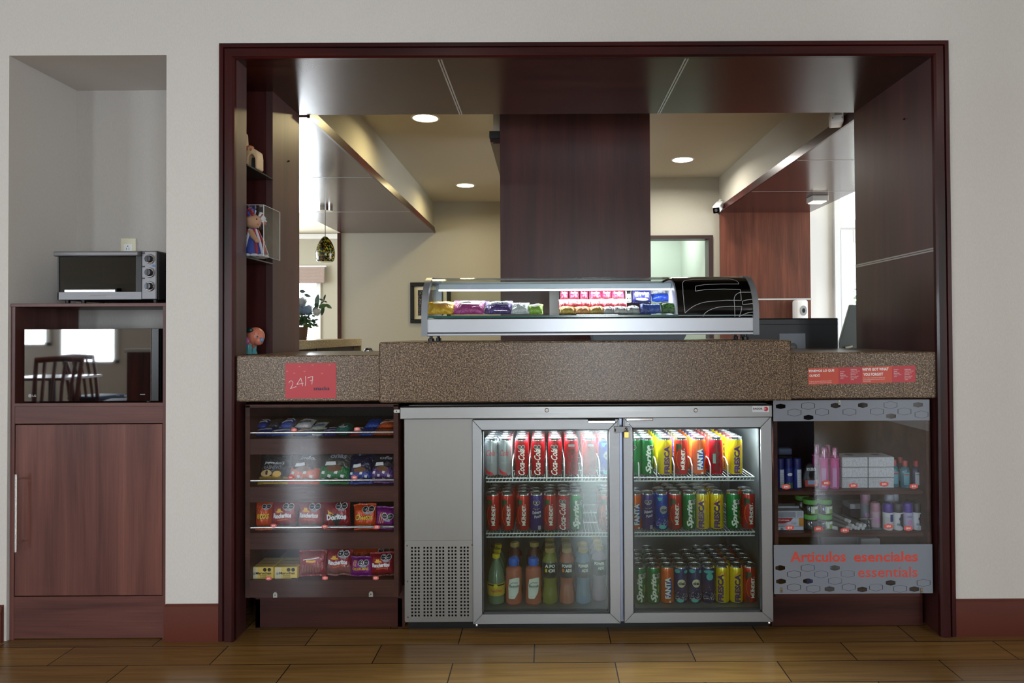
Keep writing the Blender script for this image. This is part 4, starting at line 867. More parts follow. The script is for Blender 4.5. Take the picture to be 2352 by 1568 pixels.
YCAP, BCAP, TCAP = M('cap_yellow', (232, 204, 48), .4), M('cap_blue', (48, 104, 214), .4), M('cap_tan', (176, 150, 92), .4)
for r in range(3):
    bottle(1139, r, PTOPO, TOP_, (.0145, .014), YCAP, '%s mineral water bottle with yellow cap in the left column' % ('front', 'middle', 'rear')[r], lab=(.038, .088, M('label_yellow', (206, 176, 62), .5)),
           dec=[(text('TopoChico', .002, .058, .05, .014, .02), REDI, .0), (rect(-.045, .079, .045, .085), INKB, .0), (ell(0, .078, .009, .009, 12), YELI, .0003)], group='mineral water bottles in the fridge', pitch=.066)
for i, px in enumerate((1179.5, 1224.5)):
    bottle(px, 0, PELEC, liquid('salmon', (180, 104, 88), .15), (.0195, .027), BCAP, 'salmon pink drink bottle with blue cap, %s of the pair' % ('left', 'right')[i], lab=(.02, .12, None),
           dec=[(poly([(-.022, .03), (-.02, .026), (.004, .027), (.02, .05), (.0265, .085), (.026, .11), (.01, .112), (-.018, .104), (-.023, .07)]), WHT, 0), (text('Electrolit', .002, .077, .042, .0105, .02), M('can_navy'), .0005), (stroke([(-.016, .084), (-.004, .092), (.018, .09)], .0018), GRN, .0005), (text('suero rehidratante', 0, .069, .03, .002), GRY, .0005), (text('625 ml', -.006, .036, .012, .003), GRY, .0005)], group='salmon drink bottles in the fridge')
def power(px, row, liqn, c, label, s='POWER', s2='ADE', ac=None):
    d = [(text(s, 0, .157, .044, .0135, .05), WHT, 0), (text(s2, .006, .139, .028, .0135, .05), WHT, 0)]
    if ac: d.append((rect(-.022, .132, -.012, .146), ac, 0))
    bottle(px, row, PPOW, liquid(liqn, c, .12), (.0185, .0155), TCAP, label, lab=(.108, .17, M('label_black', (34, 34, 38), .4)), dec=d, group='sports drink bottles in the fridge', pitch=.070)
power(1180, 1.15, 'dark_red', (74, 18, 24), 'dark red sports drink bottle behind the left salmon bottle')
power(1226, 1.15, 'dark_red', (74, 18, 24), 'dark red sports drink bottle behind the right salmon bottle')
for r in range(4): power(1262.5, r, 'lime', (116, 120, 48), 'yellow green sports drink bottle, %s of its column' % ('front', 'second', 'third', 'rear')[r], 'A PO', 'OI', M('can_yellow_ink'))
for r in range(3): power(1301.5, r, 'orange', (160, 92, 70), 'peach sports drink bottle, %s of its column' % ('front', 'second', 'rear')[r], ac=ORD)
for r in range(2): power(1338.5, r, 'blue', (96, 124, 156), 'light blue sports drink bottle, %s of its column' % ('front', 'rear')[r], ac=BLUI)
for r in range(3): power(1376, r+.4, 'mauve', (150, 128, 150), 'pale mauve sports drink bottle, %s of the right column' % ('front', 'second', 'rear')[r])
# ================================================================== ESSENTIALS CABINET (right under the counter)
EX0, EX1 = PX(1778, 1180, .04), PX(2136, 1180, .04); ze_ = lambda py, Y=.04: PZ(1955, py, Y)
t = thing('essentials_cabinet', ((EX0+EX1)/2, .3, 0), 'brown cabinet of toiletries behind a clear front under the right counter end', 'cabinet')
ztop = ze_(918); bx1 = PX(2119, 1400, .085)
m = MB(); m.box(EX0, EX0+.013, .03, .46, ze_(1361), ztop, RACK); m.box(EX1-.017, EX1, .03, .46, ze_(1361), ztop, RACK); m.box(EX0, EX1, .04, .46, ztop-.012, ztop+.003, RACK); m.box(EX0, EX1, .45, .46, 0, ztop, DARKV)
build('carcass', m, t)
sA, sB = PZ(1955, 1127, .045), PZ(1955, 1224, .045)
for zs in (sA, sB): m = MB(); m.box(EX0+.013, EX1-.024, .045, .45, zs-.0155, zs, RACK, .002); build('shelf', m, t)
m = MB(); m.box(EX0+.013, EX1-.024, .075, .45, .125, .14, RACK); build('shelf', m, t)
m = MB(); m.box(EX0+.001, bx1, .085, .1, .004, .155, BASEW); m.box(bx1-.016, bx1, .1, .45, 0, .14, BASEW); m.box(EX0, EX0+.016, .1, .45, 0, .14, BASEW); build('plinth', m, t)
Yp = .014; a, b, c, d = PX(1778, 1180, Yp), PX(2138, 1180, Yp), PZ(1955, 1363, Yp), PZ(1955, 918, Yp)
m = MB(); m.box(a, b, Yp, Yp+.003, c, d, ACRYL2); pn = build('acrylic_front', m, t)
def vinyl(u0, u1, v0, v1, filled, outl):
    """band of frosted film with hexagons cut out of it (flat curve filled with holes)"""
    cu = bpy.data.curves.new('v', 'CURVE'); cu.dimensions = '2D'; cu.fill_mode = 'FRONT'
    def sp(pts):
        s = cu.splines.new('POLY'); s.points.add(len(pts)-1); s.use_cyclic_u = True
        for q_, p_ in zip(s.points, pts): q_.co = (p_[0], p_[1], 0, 1)
    sp([(u0, v0), (u1, v0), (u1, v1), (u0, v1)])
    cl = lambda pts: [(min(u1-.0006, max(u0+.0006, x)), min(v1-.0006, max(v0+.0006, z_))) for x, z_ in pts]
    for x, z_, w in filled: sp(cl(hexa(x, z_, w, w*.56)))
    for x, z_, w in outl:
        sp(cl(hexa(x, z_, w, w*.56))); k = w-.0042; sp(cl(hexa(x, z_, k, k*.56+.0004)))
    o = bpy.data.objects.new('v', cu); COL.objects.link(o); bpy.context.view_layer.update()
    me = bpy.data.meshes.new_from_object(o.evaluated_get(bpy.context.evaluated_depsgraph_get())); bpy.data.objects.remove(o)
    bm = bmesh.new(); bm.from_mesh(me); return bm
A = lambda px, py: P(px, py, Yp)
s1 = 5.88; hp = lambda x, y: A(1760+x/s1, 900+y/s1); s2 = 4.7525; hq = lambda x, y: A(1760+x/s2, 1120+y/s2)
wf, wo = 22.5/584*1.0, 31.5/584
FW = [hp(*q_)+(wf,) for q_ in ((193, 193), (570, 343), (935, 182), (1303, 178), (1685, 325), (2048, 172))]
OW = [hp(*q_)+(wo,) for q_ in ((380, 277), (565, 187), (752, 270), (1122, 268), (1493, 263), (1678, 176), (1865, 262), (2096, 303))]
m = MB(); m.decal(vinyl(a+.0005, b-.0005, PZ(1955, 966, Yp), d-.0005, FW, OW), VINYL, lambda u, v: Vector((u, Yp-.0006, v)), 5); build('vinyl_band', m, pn)
FW = [hq(*q_)+(wf,) for q_ in ((152, 873), (160, 1020), (455, 1017), (748, 873), (690, 1103), (1047, 1108), (1357, 1036), (1615, 1104))]
OW = [hq(*q_)+(wo,) for q_ in ((452, 873), (302, 942), (303, 1085), (600, 943), (515, 1100), (750, 1014), (888, 937), (900, 1083), (1198, 1086), (1460, 1100), (1716, 1036))]
m = MB(); m.decal(vinyl(a-.003, b+.004, c+.0005, PZ(1955, 1250, Yp), FW, OW), VINYL, lambda u, v: Vector((u, Yp-.0006, v)), 5); vb = build('vinyl_band', m, pn)
ORT = M('orange_red_lettering', (214, 74, 58), .45)
m = MB()
for s, x0, x1, y0, y1, bo in (('Articulos', 262, 866, 690, 810, .022), ('esenciales', 955, 1652, 690, 808, .022), ('essentials', 1002, 1648, 858, 976, .006)):
    xa, za = hq(x0, y1); xb, zb = hq(x1, y0); m.decal(text(s, (xa+xb)/2, (za+zb)/2, xb-xa, zb-za, bo), ORT, lambda u, v: Vector((u, Yp-.0011, v)), 5)
build('lettering', m, vb, 'orange red lettering')
for px, py in ((1928, 924, ), (1795, 1355), (2117, 1356)):
    x, zc = P(px, py, .0105); m = MB(); m.box(x-.0042, x+.0042, .0095, .0125, zc-.010, zc+.010, CLIP if py < 1000 else M('brass_clip', (150, 134, 96), .4, .7), .001)
    m.lathe([(0, 0), (.0018, 0), (.0018, .0008), (0, .0008)], DARKV, T=Matrix.Translation((x, .0089, zc-.002)) @ Matrix.Rotation(-PI/2, 4, 'X'), n=10); build('clip', m, pn)
for px, py, s, lb in ((1806, 1117.5, '$45', 'in front of the blue spray cans'), (1897.5, 1109, '$50', 'in front of the pink foam bottles'), (1960, 1115, '$30', 'on the left tissue stack'), (2031, 1111.5, '$35', 'on the right tissue stack'), (2099, 1116.5, '$35', 'in front of the mouthwash bottles'),
                      (1814, 1211.5, '$35', 'on the toothpaste boxes'), (1880, 1214, '$35', 'on the green lidded jars'), (1940.5, 1217.5, '$35', 'on the bundle of white sticks'), (2041, 1208.5, '$50', 'under the left purple cap'), (2086.5, 1213, '$50', 'under the right purple cap')):
    price(px, py, Yp-.0012, s, 'red hexagon %s price tag %s' % (s, lb), .0335, .0215)
# ---- upper shelf goods
Yg = .10
def X_(px): return PX(px, 1150, Yg)
def H_(py0, py1, Y=Yg): return PZ(1955, py0, Y)-PZ(1955, py1, Y)
def gap_under(px): return X_(px)
kk = FPX/(D+Yg)
BLU = M('spray_blue', (14, 44, 126), .4); BLUD = M('spray_cap_blue', (10, 28, 100), .4); LBLW = M('label_white', (222, 226, 232), .5)
for i, px in enumerate((1792, 1811.5, 1831.5)):
    x = X_(px); r = 9.3/kk; h = H_(1056, 1125)
    tt = thing('spray_can', (x, Yg, sA), 'blue foam spray can, %s of three beside the left wall' % ('leftmost', 'middle', 'rightmost')[i], 'spray can', 'blue spray cans on the upper toiletries shelf')
    m = MB(); m.lathe([(r*.93, 0), (r, .003), (r, h*.66), (r*.94, h*.68)], BLU, (x, Yg, sA), 24)
    f = lambda u, v: Vector((x+(r+.0004)*math.sin(u/r), Yg-(r+.0004)*math.cos(u/r), sA+v))
    if i != 1: m.decal(rect(-r*.3, .006, r*.95, h*.64), LBLW, f, .003, 'x'); [m.decal(stroke([(-r*.15, h*(.1+.06*k)), (r*.8, h*(.1+.06*k))], .0012), GRY, lambda u, v: Vector((x+(r+.0008)*math.sin(u/r), Yg-(r+.0008)*math.cos(u/r), sA+v)), .003, 'x') for k in range(8)]
    else: m.decal(ell(.002, h*.48, r*.7, .006, 12), WHT, f, .003, 'x'); m.decal(rect(-r, .004, r*.9, .025), M('spray_green', (30, 110, 80), .35), f, .003, 'x')
    build('container', m, tt); m = MB(); m.lathe([(r*.98, h*.68), (r*.98, h*.95), (r*.9, h), (0, h)], BLUD, (x, Yg, sA), 24); build('cap', m, tt)
x0, x1 = PX(1787, 1040, .2), PX(1820, 1040, .2); zt = PZ(1955, 1028, .2)
m = MB(); m.box(x0, x1, .2, .25, sA, zt-.03, BLACK, .004); m.box(x0+.001, x1, .198, .252, zt-.03, zt, M('grey_blue_lid', (96, 110, 130), .4), .008)
build('container', m, None, 'tall black container with a grey blue lid behind the blue spray cans', 'container')
x = X_(1862); r = 18/kk; h = H_(1066, 1124)
m = MB(); m.lathe([(r*.86, 0), (r, h*.12), (r, h*.35), (r*.8, h*.65), (r*.45, h*.9), (0, h)], M('shoe_polish_black', (34, 36, 40), .35), (x, Yg+.01, sA), 28, sy=.55)
sp_ = build('shoe_polish', m, None, 'black egg shaped shoe polish sponge beside the blue spray cans', 'shoe polish')
f = lambda e: (lambda u, v: Vector((x+u, Yg+.01-r*.56-e+.0*v+.06*max(0, v-h*.4), sA+v)))
m = MB(); m.decal(rect(-r*.78, h*.08, r*.78, h*.34), M('label_orange_red', (200, 70, 52), .5), f(.001), 1); m.decal(rect(-r*.45, h*.16, r*.45, h*.32), M('label_light_blue', (150, 180, 205), .5), f(.0015), 1); m.decal(text('BOLERO', 0, h*.76, r*1.1, h*.12, .04), WHT, f(.002), 1)
m.decal(ell(0, h*.53, r*.28, h*.14, 16), DARKV, f(.001), 1); build('label', m, sp_)
PNK = M('foam_pink', (226, 76, 160), .3); PNKC = thin_glass('pink_clear_cap', (255, 190, 225), 1., .0, .12); PNKL = M('foam_pale_pink', (224, 160, 206), .35)
for i, (px, yy, lb) in enumerate(((1893, Yg, 'left pink foam bottle of the front pair'), (1917.5, Yg, 'right pink foam bottle of the front pair'), (1893, Yg+.07, 'rear pink foam bottle behind the left one'), (1918, Yg+.07, 'rear pink foam bottle behind the right one'))):
    x = X_(px); r = 10.2/kk; h = H_(1031, 1126)
    tt = thing('foam_bottle', (x, yy, sA), lb, 'bottle', 'pink foam bottles'); m = MB(); m.lathe([(r*.94, 0), (r, .003), (r, h*.64), (r*.8, h*.7)], PNK, (x, yy, sA), 24)
    f = lambda u, v: Vector((x+(r+.0004)*math.sin(u/r), yy-(r+.0004)*math.cos(u/r), sA+v)); m.decal(rect(-r*.8, h*.04, r*.1, h*.5), PNKL, f, .003, 'x'); build('container', m, tt)
    m = MB(); m.lathe([(r*1.08, h*.70), (r*1.08, h*.73), (r*.45, h*.76), (r*.4, h*.95), (r*.3, h*.97)], M('pump_pink', (232, 96, 180), .4), (x, yy, sA), 20); build('pump', m, tt)
    m = MB(); m.lathe([(r*1.02, h*.73), (r*.95, h*.97), (r*.85, h), (0, h)], PNKC, (x, yy, sA), 20); build('clear_cap', m, tt)
TIS = granite('tissue_box_speckle', ((206, 206, 206), (228, 228, 226), (236, 236, 234), (240, 240, 238)), 260); TIS.node_tree.nodes['Principled BSDF'].inputs['Roughness'].default_value = .8
for i, (pa, pb) in enumerate(((1933.5, 1993), (1994.5, 2053.5))):
    x0, x1 = X_(pa), X_(pb); hh = H_(1103, 1126.5)*1.0
    for k in range(3):
        m = MB(); o_ = .0006*(k-1); m.box(x0+o_, x1+o_, Yg-.005, Yg+.10, sA+k*hh*1.02, sA+k*hh*1.02+hh*.97, TIS, .002); f_ = lambda e: (lambda u, v: Vector((x0+o_+u, Yg-.0056-e, sA+k*hh*1.02+v)))
        if k == 2: m.decal(ell((x1-x0)*.5, .05, .018, .014, 14), GRY, lambda u, v: Vector((x0+u, Yg+v, sA+k*hh*1.02+hh*.97+.0005)), 1)
        for q_ in range(26):   # little punched teeth along both ends
            m.box(x0+o_-.0008, x0+o_+.0006, Yg-.0062, Yg-.0045, sA+k*hh*1.02+.001+q_*hh*.036, sA+k*hh*1.02+.0018+q_*hh*.036, GRY)
        build('tissue_box', m, None, 'white speckled tissue box, %s of the %s stack' % (('bottom', 'middle', 'top')[k], ('left', 'right')[i]), 'tissue box', 'white tissue boxes')
MTEAL = M('mouthwash_teal', (30, 120, 132), .12, spec=.6); MCAP = M('mouthwash_cap', (206, 72, 66), .4); MNAV = M('mouthwash_navy', (40, 56, 96), .15)
for px, yy, mt, lb in ((2060, Yg+.02, MTEAL, 'teal mouthwash bottle with red cap, touching the tissue boxes'), (2079.5, Yg, MTEAL, 'teal mouthwash bottle with red cap, front middle'), (2105.5, Yg, MNAV, 'dark blue mouthwash bottle with red cap, front right'), (2066, Yg+.08, MTEAL, 'mouthwash bottle with red cap, rear left'), (2091, Yg+.08, MNAV, 'mouthwash bottle with red cap, rear right')):
    x = X_(px); r = 10.8/kk; h = H_(1063, 1125)
    tt = thing('mouthwash_bottle', (x, yy, sA), lb, 'bottle', 'mouthwash bottles'); m = MB(); m.lathe([(r*.9, 0), (r, .004), (r, h*.62), (r*.8, h*.74), (r*.45, h*.8)], mt, (x, yy, sA), 24, sy=.75); build('container', m, tt)
    m = MB(); m.lathe([(r*.48, h*.79), (r*.5, h*.97), (r*.42, h), (0, h)], MCAP, (x, yy, sA), 18); build('cap', m, tt)
    f = lambda u, v: Vector((x+(r+.0005)*math.sin(u/r), yy-.75*(r+.0009)*math.cos(u/r), sA+v)); m = MB(); m.decal(rect(-r*.6, h*.12, r*.6, h*.58), M('label_aqua', (104, 176, 190), .5) if mt == MTEAL else LBLW, f, .003, 'x')
    m.decal(rect(-r*.5, h*.48, r*.5, h*.53), MCAP if mt == MTEAL else GRY, lambda u, v: f(u, v)+Vector((0, -.0004, 0)), .003, 'x'); build('label', m, tt)
# ---- lower shelf goods
Yg = .095
def X_(px): return PX(px, 1200, Yg)
M('paste_red', (196, 36, 44), .45); M('paste_gold', (214, 150, 60), .45)
def tpaste(px0, px1, y0, y1, kind, lb, yy=Yg):
    x0, x1 = PX(px0, y1, yy), PX(px1, y1, yy); z0, z1 = PZ(1815, y1, yy), PZ(1815, y0, yy); m = MB(); m.box(x0, x1, yy, yy+.05, z0, z1-.0004, LBLW, .0008); w, h = x1-x0, z1-z0
    f = lambda e: (lambda u, v: Vector((x0+u, yy-.0003-e, z0+v)))
    if kind == 1: m.decal(poly([(0, h), (w*.6, h), (w*.5, h*.6), (w*.3, h*.4), (0, h*.35)]), M('paste_red', (196, 36, 44), .45), f(0), 1); m.decal(text('Colgate', w*.25, h*.74, w*.42, h*.28, .03), WHT, f(.0003), 1); m.decal(rect(w*.82, 0, w, h), M('paste_gold', (214, 150, 60), .45), f(0), 1); m.decal(text('Total', w*.62, h*.4, w*.18, h*.26, 0, .2), GRY, f(.0003), 1)
    if kind == 2: m.decal(ell(w*.18, h*.45, w*.07, h*.36, 12), GRY, f(0), 1); m.decal(rect(0, h*.2, w*.05, h), M('paste_gold', (214, 150, 60), .45), f(0), 1); m.decal(rect(w*.78, 0, w, h*.2), M('paste_red'), f(0), 1)
    if kind == 0: m.decal(rect(w*.02, h*.1, w*.7, h*.9), M('paste_grey', (160, 162, 168), .5), f(0), 1); [m.decal(stroke([(w*(.74+.03*k), h*.1), (w*(.74+.03*k), h*.9)], .0009), BLK, f(.0003), 1) for k in range(8)]
    build('toothpaste_box', m, None, lb, 'toothpaste box', 'toothpaste boxes')
zq = lambda py: PZ(1815, py, Yg)
tpaste(1785, 1846, 1208.6, 1224.0, 2, 'white toothpaste box at the bottom of the stack')
tpaste(1785, 1846, 1189.5, 1208.4, 1, 'red and white toothpaste box with gold end, middle of the stack')
tpaste(1785, 1846, 1173.3, 1189.3, 0, 'grey printed toothpaste box on top of the stack')
tpaste(1785, 1836, 1162, 1224, 3, 'pale toothpaste carton standing behind the stack', Yg+.06)
JG, JCLR = M('jar_lid_green', (96, 178, 70), .4), thin_glass('jar_clear', (206, 220, 214), 1.4, .05, .05); JIN = M('jar_contents', (60, 66, 62), .6)
for i, (px, yy) in enumerate(((1865, Yg+.018), (1898.5, Yg+.018), (1860, Yg+.085))):
    for k in range(2):
        x = X_(px); r = 16.4/(FPX/(D+Yg)); h = .061; z0 = sB+k*(h+.0005)
        tt = thing('gel_jar', (x, yy, z0), 'green lidded hair gel jar, %s of the %s stack' % (('bottom', 'top')[k], ('left front', 'right front', 'rear')[i]), 'jar', 'green lidded gel jars')
        m = MB(); m.lathe([(r*.92, 0), (r, .003), (r, h*.62), (r*.9, h*.7)], JCLR, (x, yy, z0), 26); build('jar_body', m, tt)
        m = MB(); m.lathe([(r*.88, .002), (r*.95, .004), (r*.95, h*.6), (0, h*.62)], JIN, (x, yy, z0), 26); build('contents', m, tt)
        m = MB(); m.lathe([(r*.96, h*.7), (r*.98, h*.95), (r*.92, h), (0, h)], JG, (x, yy, z0), 26); build('lid', m, tt)
        if i < 2 and not (k == 0 and i == 0):
            m = MB(); f = lambda e: (lambda u, v: Vector((x+(r+.0008+e)*math.sin(u/r), yy-(r+.0008+e)*math.cos(u/r), z0+v))); m.decal(rect(-r*.2, h*.1, r*1.0, h*.6), M('jar_label', (140, 190, 70), .5), f(0), .003, 'x'); m.decal(rect(-r*.1, h*.15, r*.25, h*.55), WHT, f(.0004), .003, 'x'); m.decal(rect(r*.3, h*.4, r*.9, h*.57), WHT, f(.0004), .003, 'x'); build('label', m, tt)
# bundle of white toothbrush tubes pointing at the viewer
TW = M('tube_white', (224, 224, 220), .4); TCL = M('tube_grey_print', (140, 136, 130), .45)
spots = [(1953, 1198, .1), (1961, 1208, 0), (1978, 1207, -.1), (1988, 1207.5, -.15), (1957, 1217, .2), (1974, 1218, .0), (1984, 1215.5, -.1), (1967, 1213, .06), (1925, 1217, .5)]
for k, (px, py, an) in enumerate(spots):
    x, zc = P(px, py, .08); r = .0075; up = .12 if zc > sB+.02 else .02; zc = max(zc, sB+r+.0003)
    m = MB(); dv_ = Vector((-math.sin(an+.35), math.cos(an+.35), up)).normalized(); p0 = Vector((x, .085, zc)); m.tube([p0, p0+dv_*.02], r, TW, 12); m.tube([p0+dv_*.02, p0+dv_*.15], r*.95, TCL, 12)
    build('toothbrush_tube', m, None, 'white ended toothbrush tube, %s of the loose bundle' % ('topmost', 'upper left', 'upper middle', 'upper right', 'lower left', 'lower middle', 'lower right', 'central', 'separate leftmost')[k], 'toothbrush tube', 'loose bundle of toothbrush tubes')
m = MB(); x0, x1 = PX(1953, 1165, .25), PX(1998, 1165, .25); m.box(x0, x1, .25, .33, sB, PZ(1955, 1157, .25), TIS, .002); m.box(x0-.001, x1+.001, .249, .331, sB, sB+.045, M('dark_violet_box', (44, 36, 60), .5)); build('box', m, None, 'white speckled box on a dark base at the back of the lower shelf', 'box')
m = MB(); x0, x1 = PX(1976, 1222, .09), PX(2030, 1222, .09); m.box(x0, x1, .085, .17, sB+.001, sB+.003, M('green_tray_glass', (70, 110, 104), .1)); m.lathe([(.002, 0), (.006, .004), (.002, .012), (.005, .02), (.002, .028), (.004, .034), (0, .036)], CHROME, ((x0+x1)/2, .12, sB+.003), 14); m.box(x0+.01, x1-.01, .118, .121, sB+.036, sB+.038, CHROME)
build('glass_tray', m, None, 'small green glass tray with a chrome stem between tubes and deodorants', 'tray')
for px, yy, cc, bc, lb in ((2039.5, Yg, (74, 36, 150), 0, 'white roll-on deodorant with purple cap, leftmost of the front row'), (2062, Yg, (34, 34, 38), 1, 'black and white deodorant with black cap, second in the front row'), (2084.5, Yg, (78, 40, 158), 2, 'lilac deodorant with purple cap, third in the front row'), (2106, Yg, (34, 34, 38), 1, 'black and white deodorant with black cap, rightmost of the front row'),
                         (2020, Yg+.035, (206, 150, 160), 3, 'pink roll-on deodorant at the left end behind the front row'), (2011, Yg+.09, (190, 140, 156), 4, 'tall grey bottle with a pink cap at the rear left'), (2060, Yg+.06, (190, 190, 196), 2, 'white capped deodorant behind the black capped one'), (2078, Yg+.09, (200, 206, 210), 4, 'pale capped bottle behind the right purple cap')):
    x = X_(px); r = 11.3/(FPX/(D+Yg)); h = .112 if yy < .1 else (.118 if yy < .14 else .135)
    if bc == 3: h = .106
    tt = thing('deodorant', (x, yy, sB), lb, 'deodorant', 'deodorants on the lower shelf'); bm_ = {0: WHT, 1: WHT, 2: M('deo_lilac', (206, 200, 222), .35), 3: M('deo_pink', (212, 178, 188), .4), 4: M('deo_grey', (150, 154, 160), .4)}[bc]
    m = MB(); m.lathe([(r*.85, 0), (r*.98, .005), (r*.95, h*.35), (r, h*.62), (r*.9, h*.64)], bm_, (x, yy, sB), 24); build('container', m, tt)
    m = MB(); m.lathe([(r*.98, h*.64), (r*1.0, h*.85), (r*.85, h*.96), (r*.4, h), (0, h)], M('deo_cap_%d%d%d' % cc, cc, .3), (x, yy, sB), 24); build('cap', m, tt)
    f = lambda e: (lambda u, v: Vector((x+(r+.0008+e)*math.sin(u/r), yy-(r+.0008+e)*math.cos(u/r), sB+v))); m = MB()
    if bc == 0: m.decal(rect(0, h*.32, r*.8, h*.58), M('deo_blue', (40, 60, 130), .4), f(0), .003, 'x'); [m.decal(stroke([(-r*.8, h*(.2+.04*k)), (-r*.1, h*(.2+.04*k))], .0008), GRY, f(0), .003, 'x') for k in range(8)]
    elif bc == 1: m.decal(poly([(-.001, h*.2), (r*1.1, h*.05), (r*1.1, h*.6), (r*.1, h*.6), (r*.0, h*.4)]), BLK, f(0), .003, 'x'); m.decal(ell(r*.3, h*.42, r*.5, r*.5, 14), M('deo_navy', (26, 34, 60), .4), f(.0003), .003, 'x'); m.decal(rect(-r*.6, h*.18, r*.1, h*.26), M('label_light_blue'), f(0), .003, 'x')
    else:
        if bc == 2: m.decal(text('OBAO', 0, h*.5, r*1.1, h*.07, .0), M('can_navy'), f(0), .003, 'x')
        m.decal(ell(0, h*.3, r*.5, r*.5, 12), PNKL, f(0), .003, 'x')
    build('label', m, tt)
# ---- behind the frosted band
m = MB(); x = PX(1928, 1240, .25); m.lathe([(.075, 0), (.09, .19), (.094, .2), (.09, .2)], M('bucket_grey', (190, 192, 194), .5), (x, .26, .141), 28); build('bucket', m, None, 'pale grey bucket under the lower toiletries shelf', 'bucket')
m = bag(.11, .17, .05, (40, 110, 190), [], 41); place(m, PX(1885, 1300, .12), .13, .142, -.1); build('plastic_bag', m, None, 'blue plastic pack showing faintly behind the frosted band', 'bag')
m = MB(); x0, x1 = PX(1978, 1240, .14), PX(2022, 1240, .14); m.box(x0, x1, .14, .2, .141, PZ(1990, 1237, .14), M('carton_white', (206, 206, 204), .6), .002); build('carton', m, None, 'white carton faintly visible behind the essentials lettering', 'carton')
# ================================================================== DISPLAY CASE ON THE RAISED COUNTER
YC = .11; X0, X1 = PX(968.5, 730, YC), PX(1742, 730, YC); zc = lambda py, Y=YC: PZ(1355, py, Y)
T_ = thing('display_case', ((X0+X1)/2, .3, BT), 'long countertop display case with curved glass and a black end', 'display case')
zb_ = zc(769); zsh = zc(722.5); 
prof = [(YC, zb_), (YC, zc(721))]+[(YC+.17*(1-math.cos(a_*PI/2/8)), zc(721)+(PZ(1355, 636, YC+.15)-zc(721))*math.sin(a_*PI/2/8)) for a_ in range(1, 9)]
yb_ = YC+.40; ztp = prof[-1][1]; outline = prof+[(yb_, ztp), (yb_, zb_)]
ECAP = M('case_end_grey', (134, 138, 144), .4, .3)
def ring(x0, x1, wid):
    """end cap: curved rim plus thin side sheet"""
    m = MB(); ins = []
    cy_, cz_ = (YC+yb_)/2, (zb_+ztp)/2
    for (y, z_) in outline: ins.append((y+(cy_-y)/abs(cy_-y)*min(abs(cy_-y), wid) if abs(cy_-y) > 1e-6 else y, z_+(cz_-z_)/max(1e-6, abs(cz_-z_))*min(abs(cz_-z_), wid)))
    n = len(outline); vs = [(x, y, z_) for x in (x0, x1) for y, z_ in outline]+[(x, y, z_) for x in (x0, x1) for y, z_ in ins]; fs = []
    for i in range(n):
        j = (i+1) % n; fs += [(i, j, n+j, n+i), (2*n+i, 2*n+j, 3*n+j, 3*n+i), (i, j, 2*n+j, 2*n+i), (n+i, n+j, 3*n+j, 3*n+i)]
    m.add(vs, fs, ECAP); return m
def bigger(k): 
    global outline
    cy_, cz_ = (YC+yb_)/2, (zb_+ztp)/2
    return [(cy_+(y-cy_)*k, cz_+(z_-cz_)*k) for y, z_ in outline]
_o = outline; outline = bigger(1.02)
e1 = build('end_cap', ring(X0-.001, X0+.024, .018), T_, smooth=50); e2 = build('end_cap', ring(X1-.022, X1+.002, .018), T_, smooth=50); outline = _o
m = MB(); m.prism([(y, z_) for y, z_ in outline], X0+.004, X0+.007, ACRYL, axis='X'); build('side_glass', m, e1)
m = MB(); m.prism([(y, z_) for y, z_ in bigger(1.0)], X1-.006, X1-.001, BLACKG, axis='X'); build('side_panel', m, e2)
xa, xb = X0+.02, X1-.02
WP = M('white_case_panel', (206, 210, 218), .3, .3)
m = MB(); m.box(xa, xb, YC+.002, YC+.02, zc(761.5), zc(731), WP, .001); m.box(xa, xb, YC+.002, yb_-.01, zc(764)-.001, zc(762), M('case_slot', (40, 44, 56), .4)); m.box(xa, xb, YC-.001, yb_-.01, zc(769.5), zc(764.5), WP, .002); m.box(xa, xb, yb_-.02, yb_-.01, zb_, zsh, WP); build('base_panel', m, T_)
BXa, BXb = PX(1557, 690, YC+.01), xb
m = MB(); m.box(xa, BXb, YC+.004, yb_-.02, zsh-.008, zsh-.003, M('clear_shelf', (120, 136, 134), .35)); m.box(xa, BXa, YC+.001, YC+.0045, zsh-.010, zsh-.0015, GLEDGE); build('glass_shelf', m, T_)
def shell(x0, x1, mat, th=.003, part=(1, 99)):
    m = MB(); pr = prof[part[0]:part[1]]+[(yb_-.12 if mat == GLASS else yb_, ztp)]; n = len(pr); vs = []; fs = []
    for x in (x0, x1): vs += [(x, y, z_) for y, z_ in pr]+[(x, y+(.0 if z_ == ztp and y > YC+.2 else th), z_-th*(.3 if y < YC+.1 else 1)) for y, z_ in pr]
    for i in range(n-1): fs += [(i, i+1, 2*n+i+1, 2*n+i), (n+i, n+i+1, 3*n+i+1, 3*n+i)]
    for i in (0, n-1): fs.append((i, n+i, 3*n+i, 2*n+i))
    m.add(vs, fs, mat); return m
_p = prof; prof = [(YC, zb_), (YC+.0, zsh-.002)]+prof[1:]
build('curved_glass', shell(xa, BXa, GLASS), T_, smooth=60)
bs = build('black_housing', shell(BXa, BXb, BLACKG, .012), T_, smooth=60)
m = MB(); m.prism([(YC+.012, zsh)]+[(y+.012, z_-.012) for y, z_ in prof[3:]]+[(yb_, ztp-.012), (yb_, zsh)], BXa-.004, BXa+.002, M('case_inner_lilac', (196, 196, 214), .4), axis='X'); build('inner_wall', m, bs)
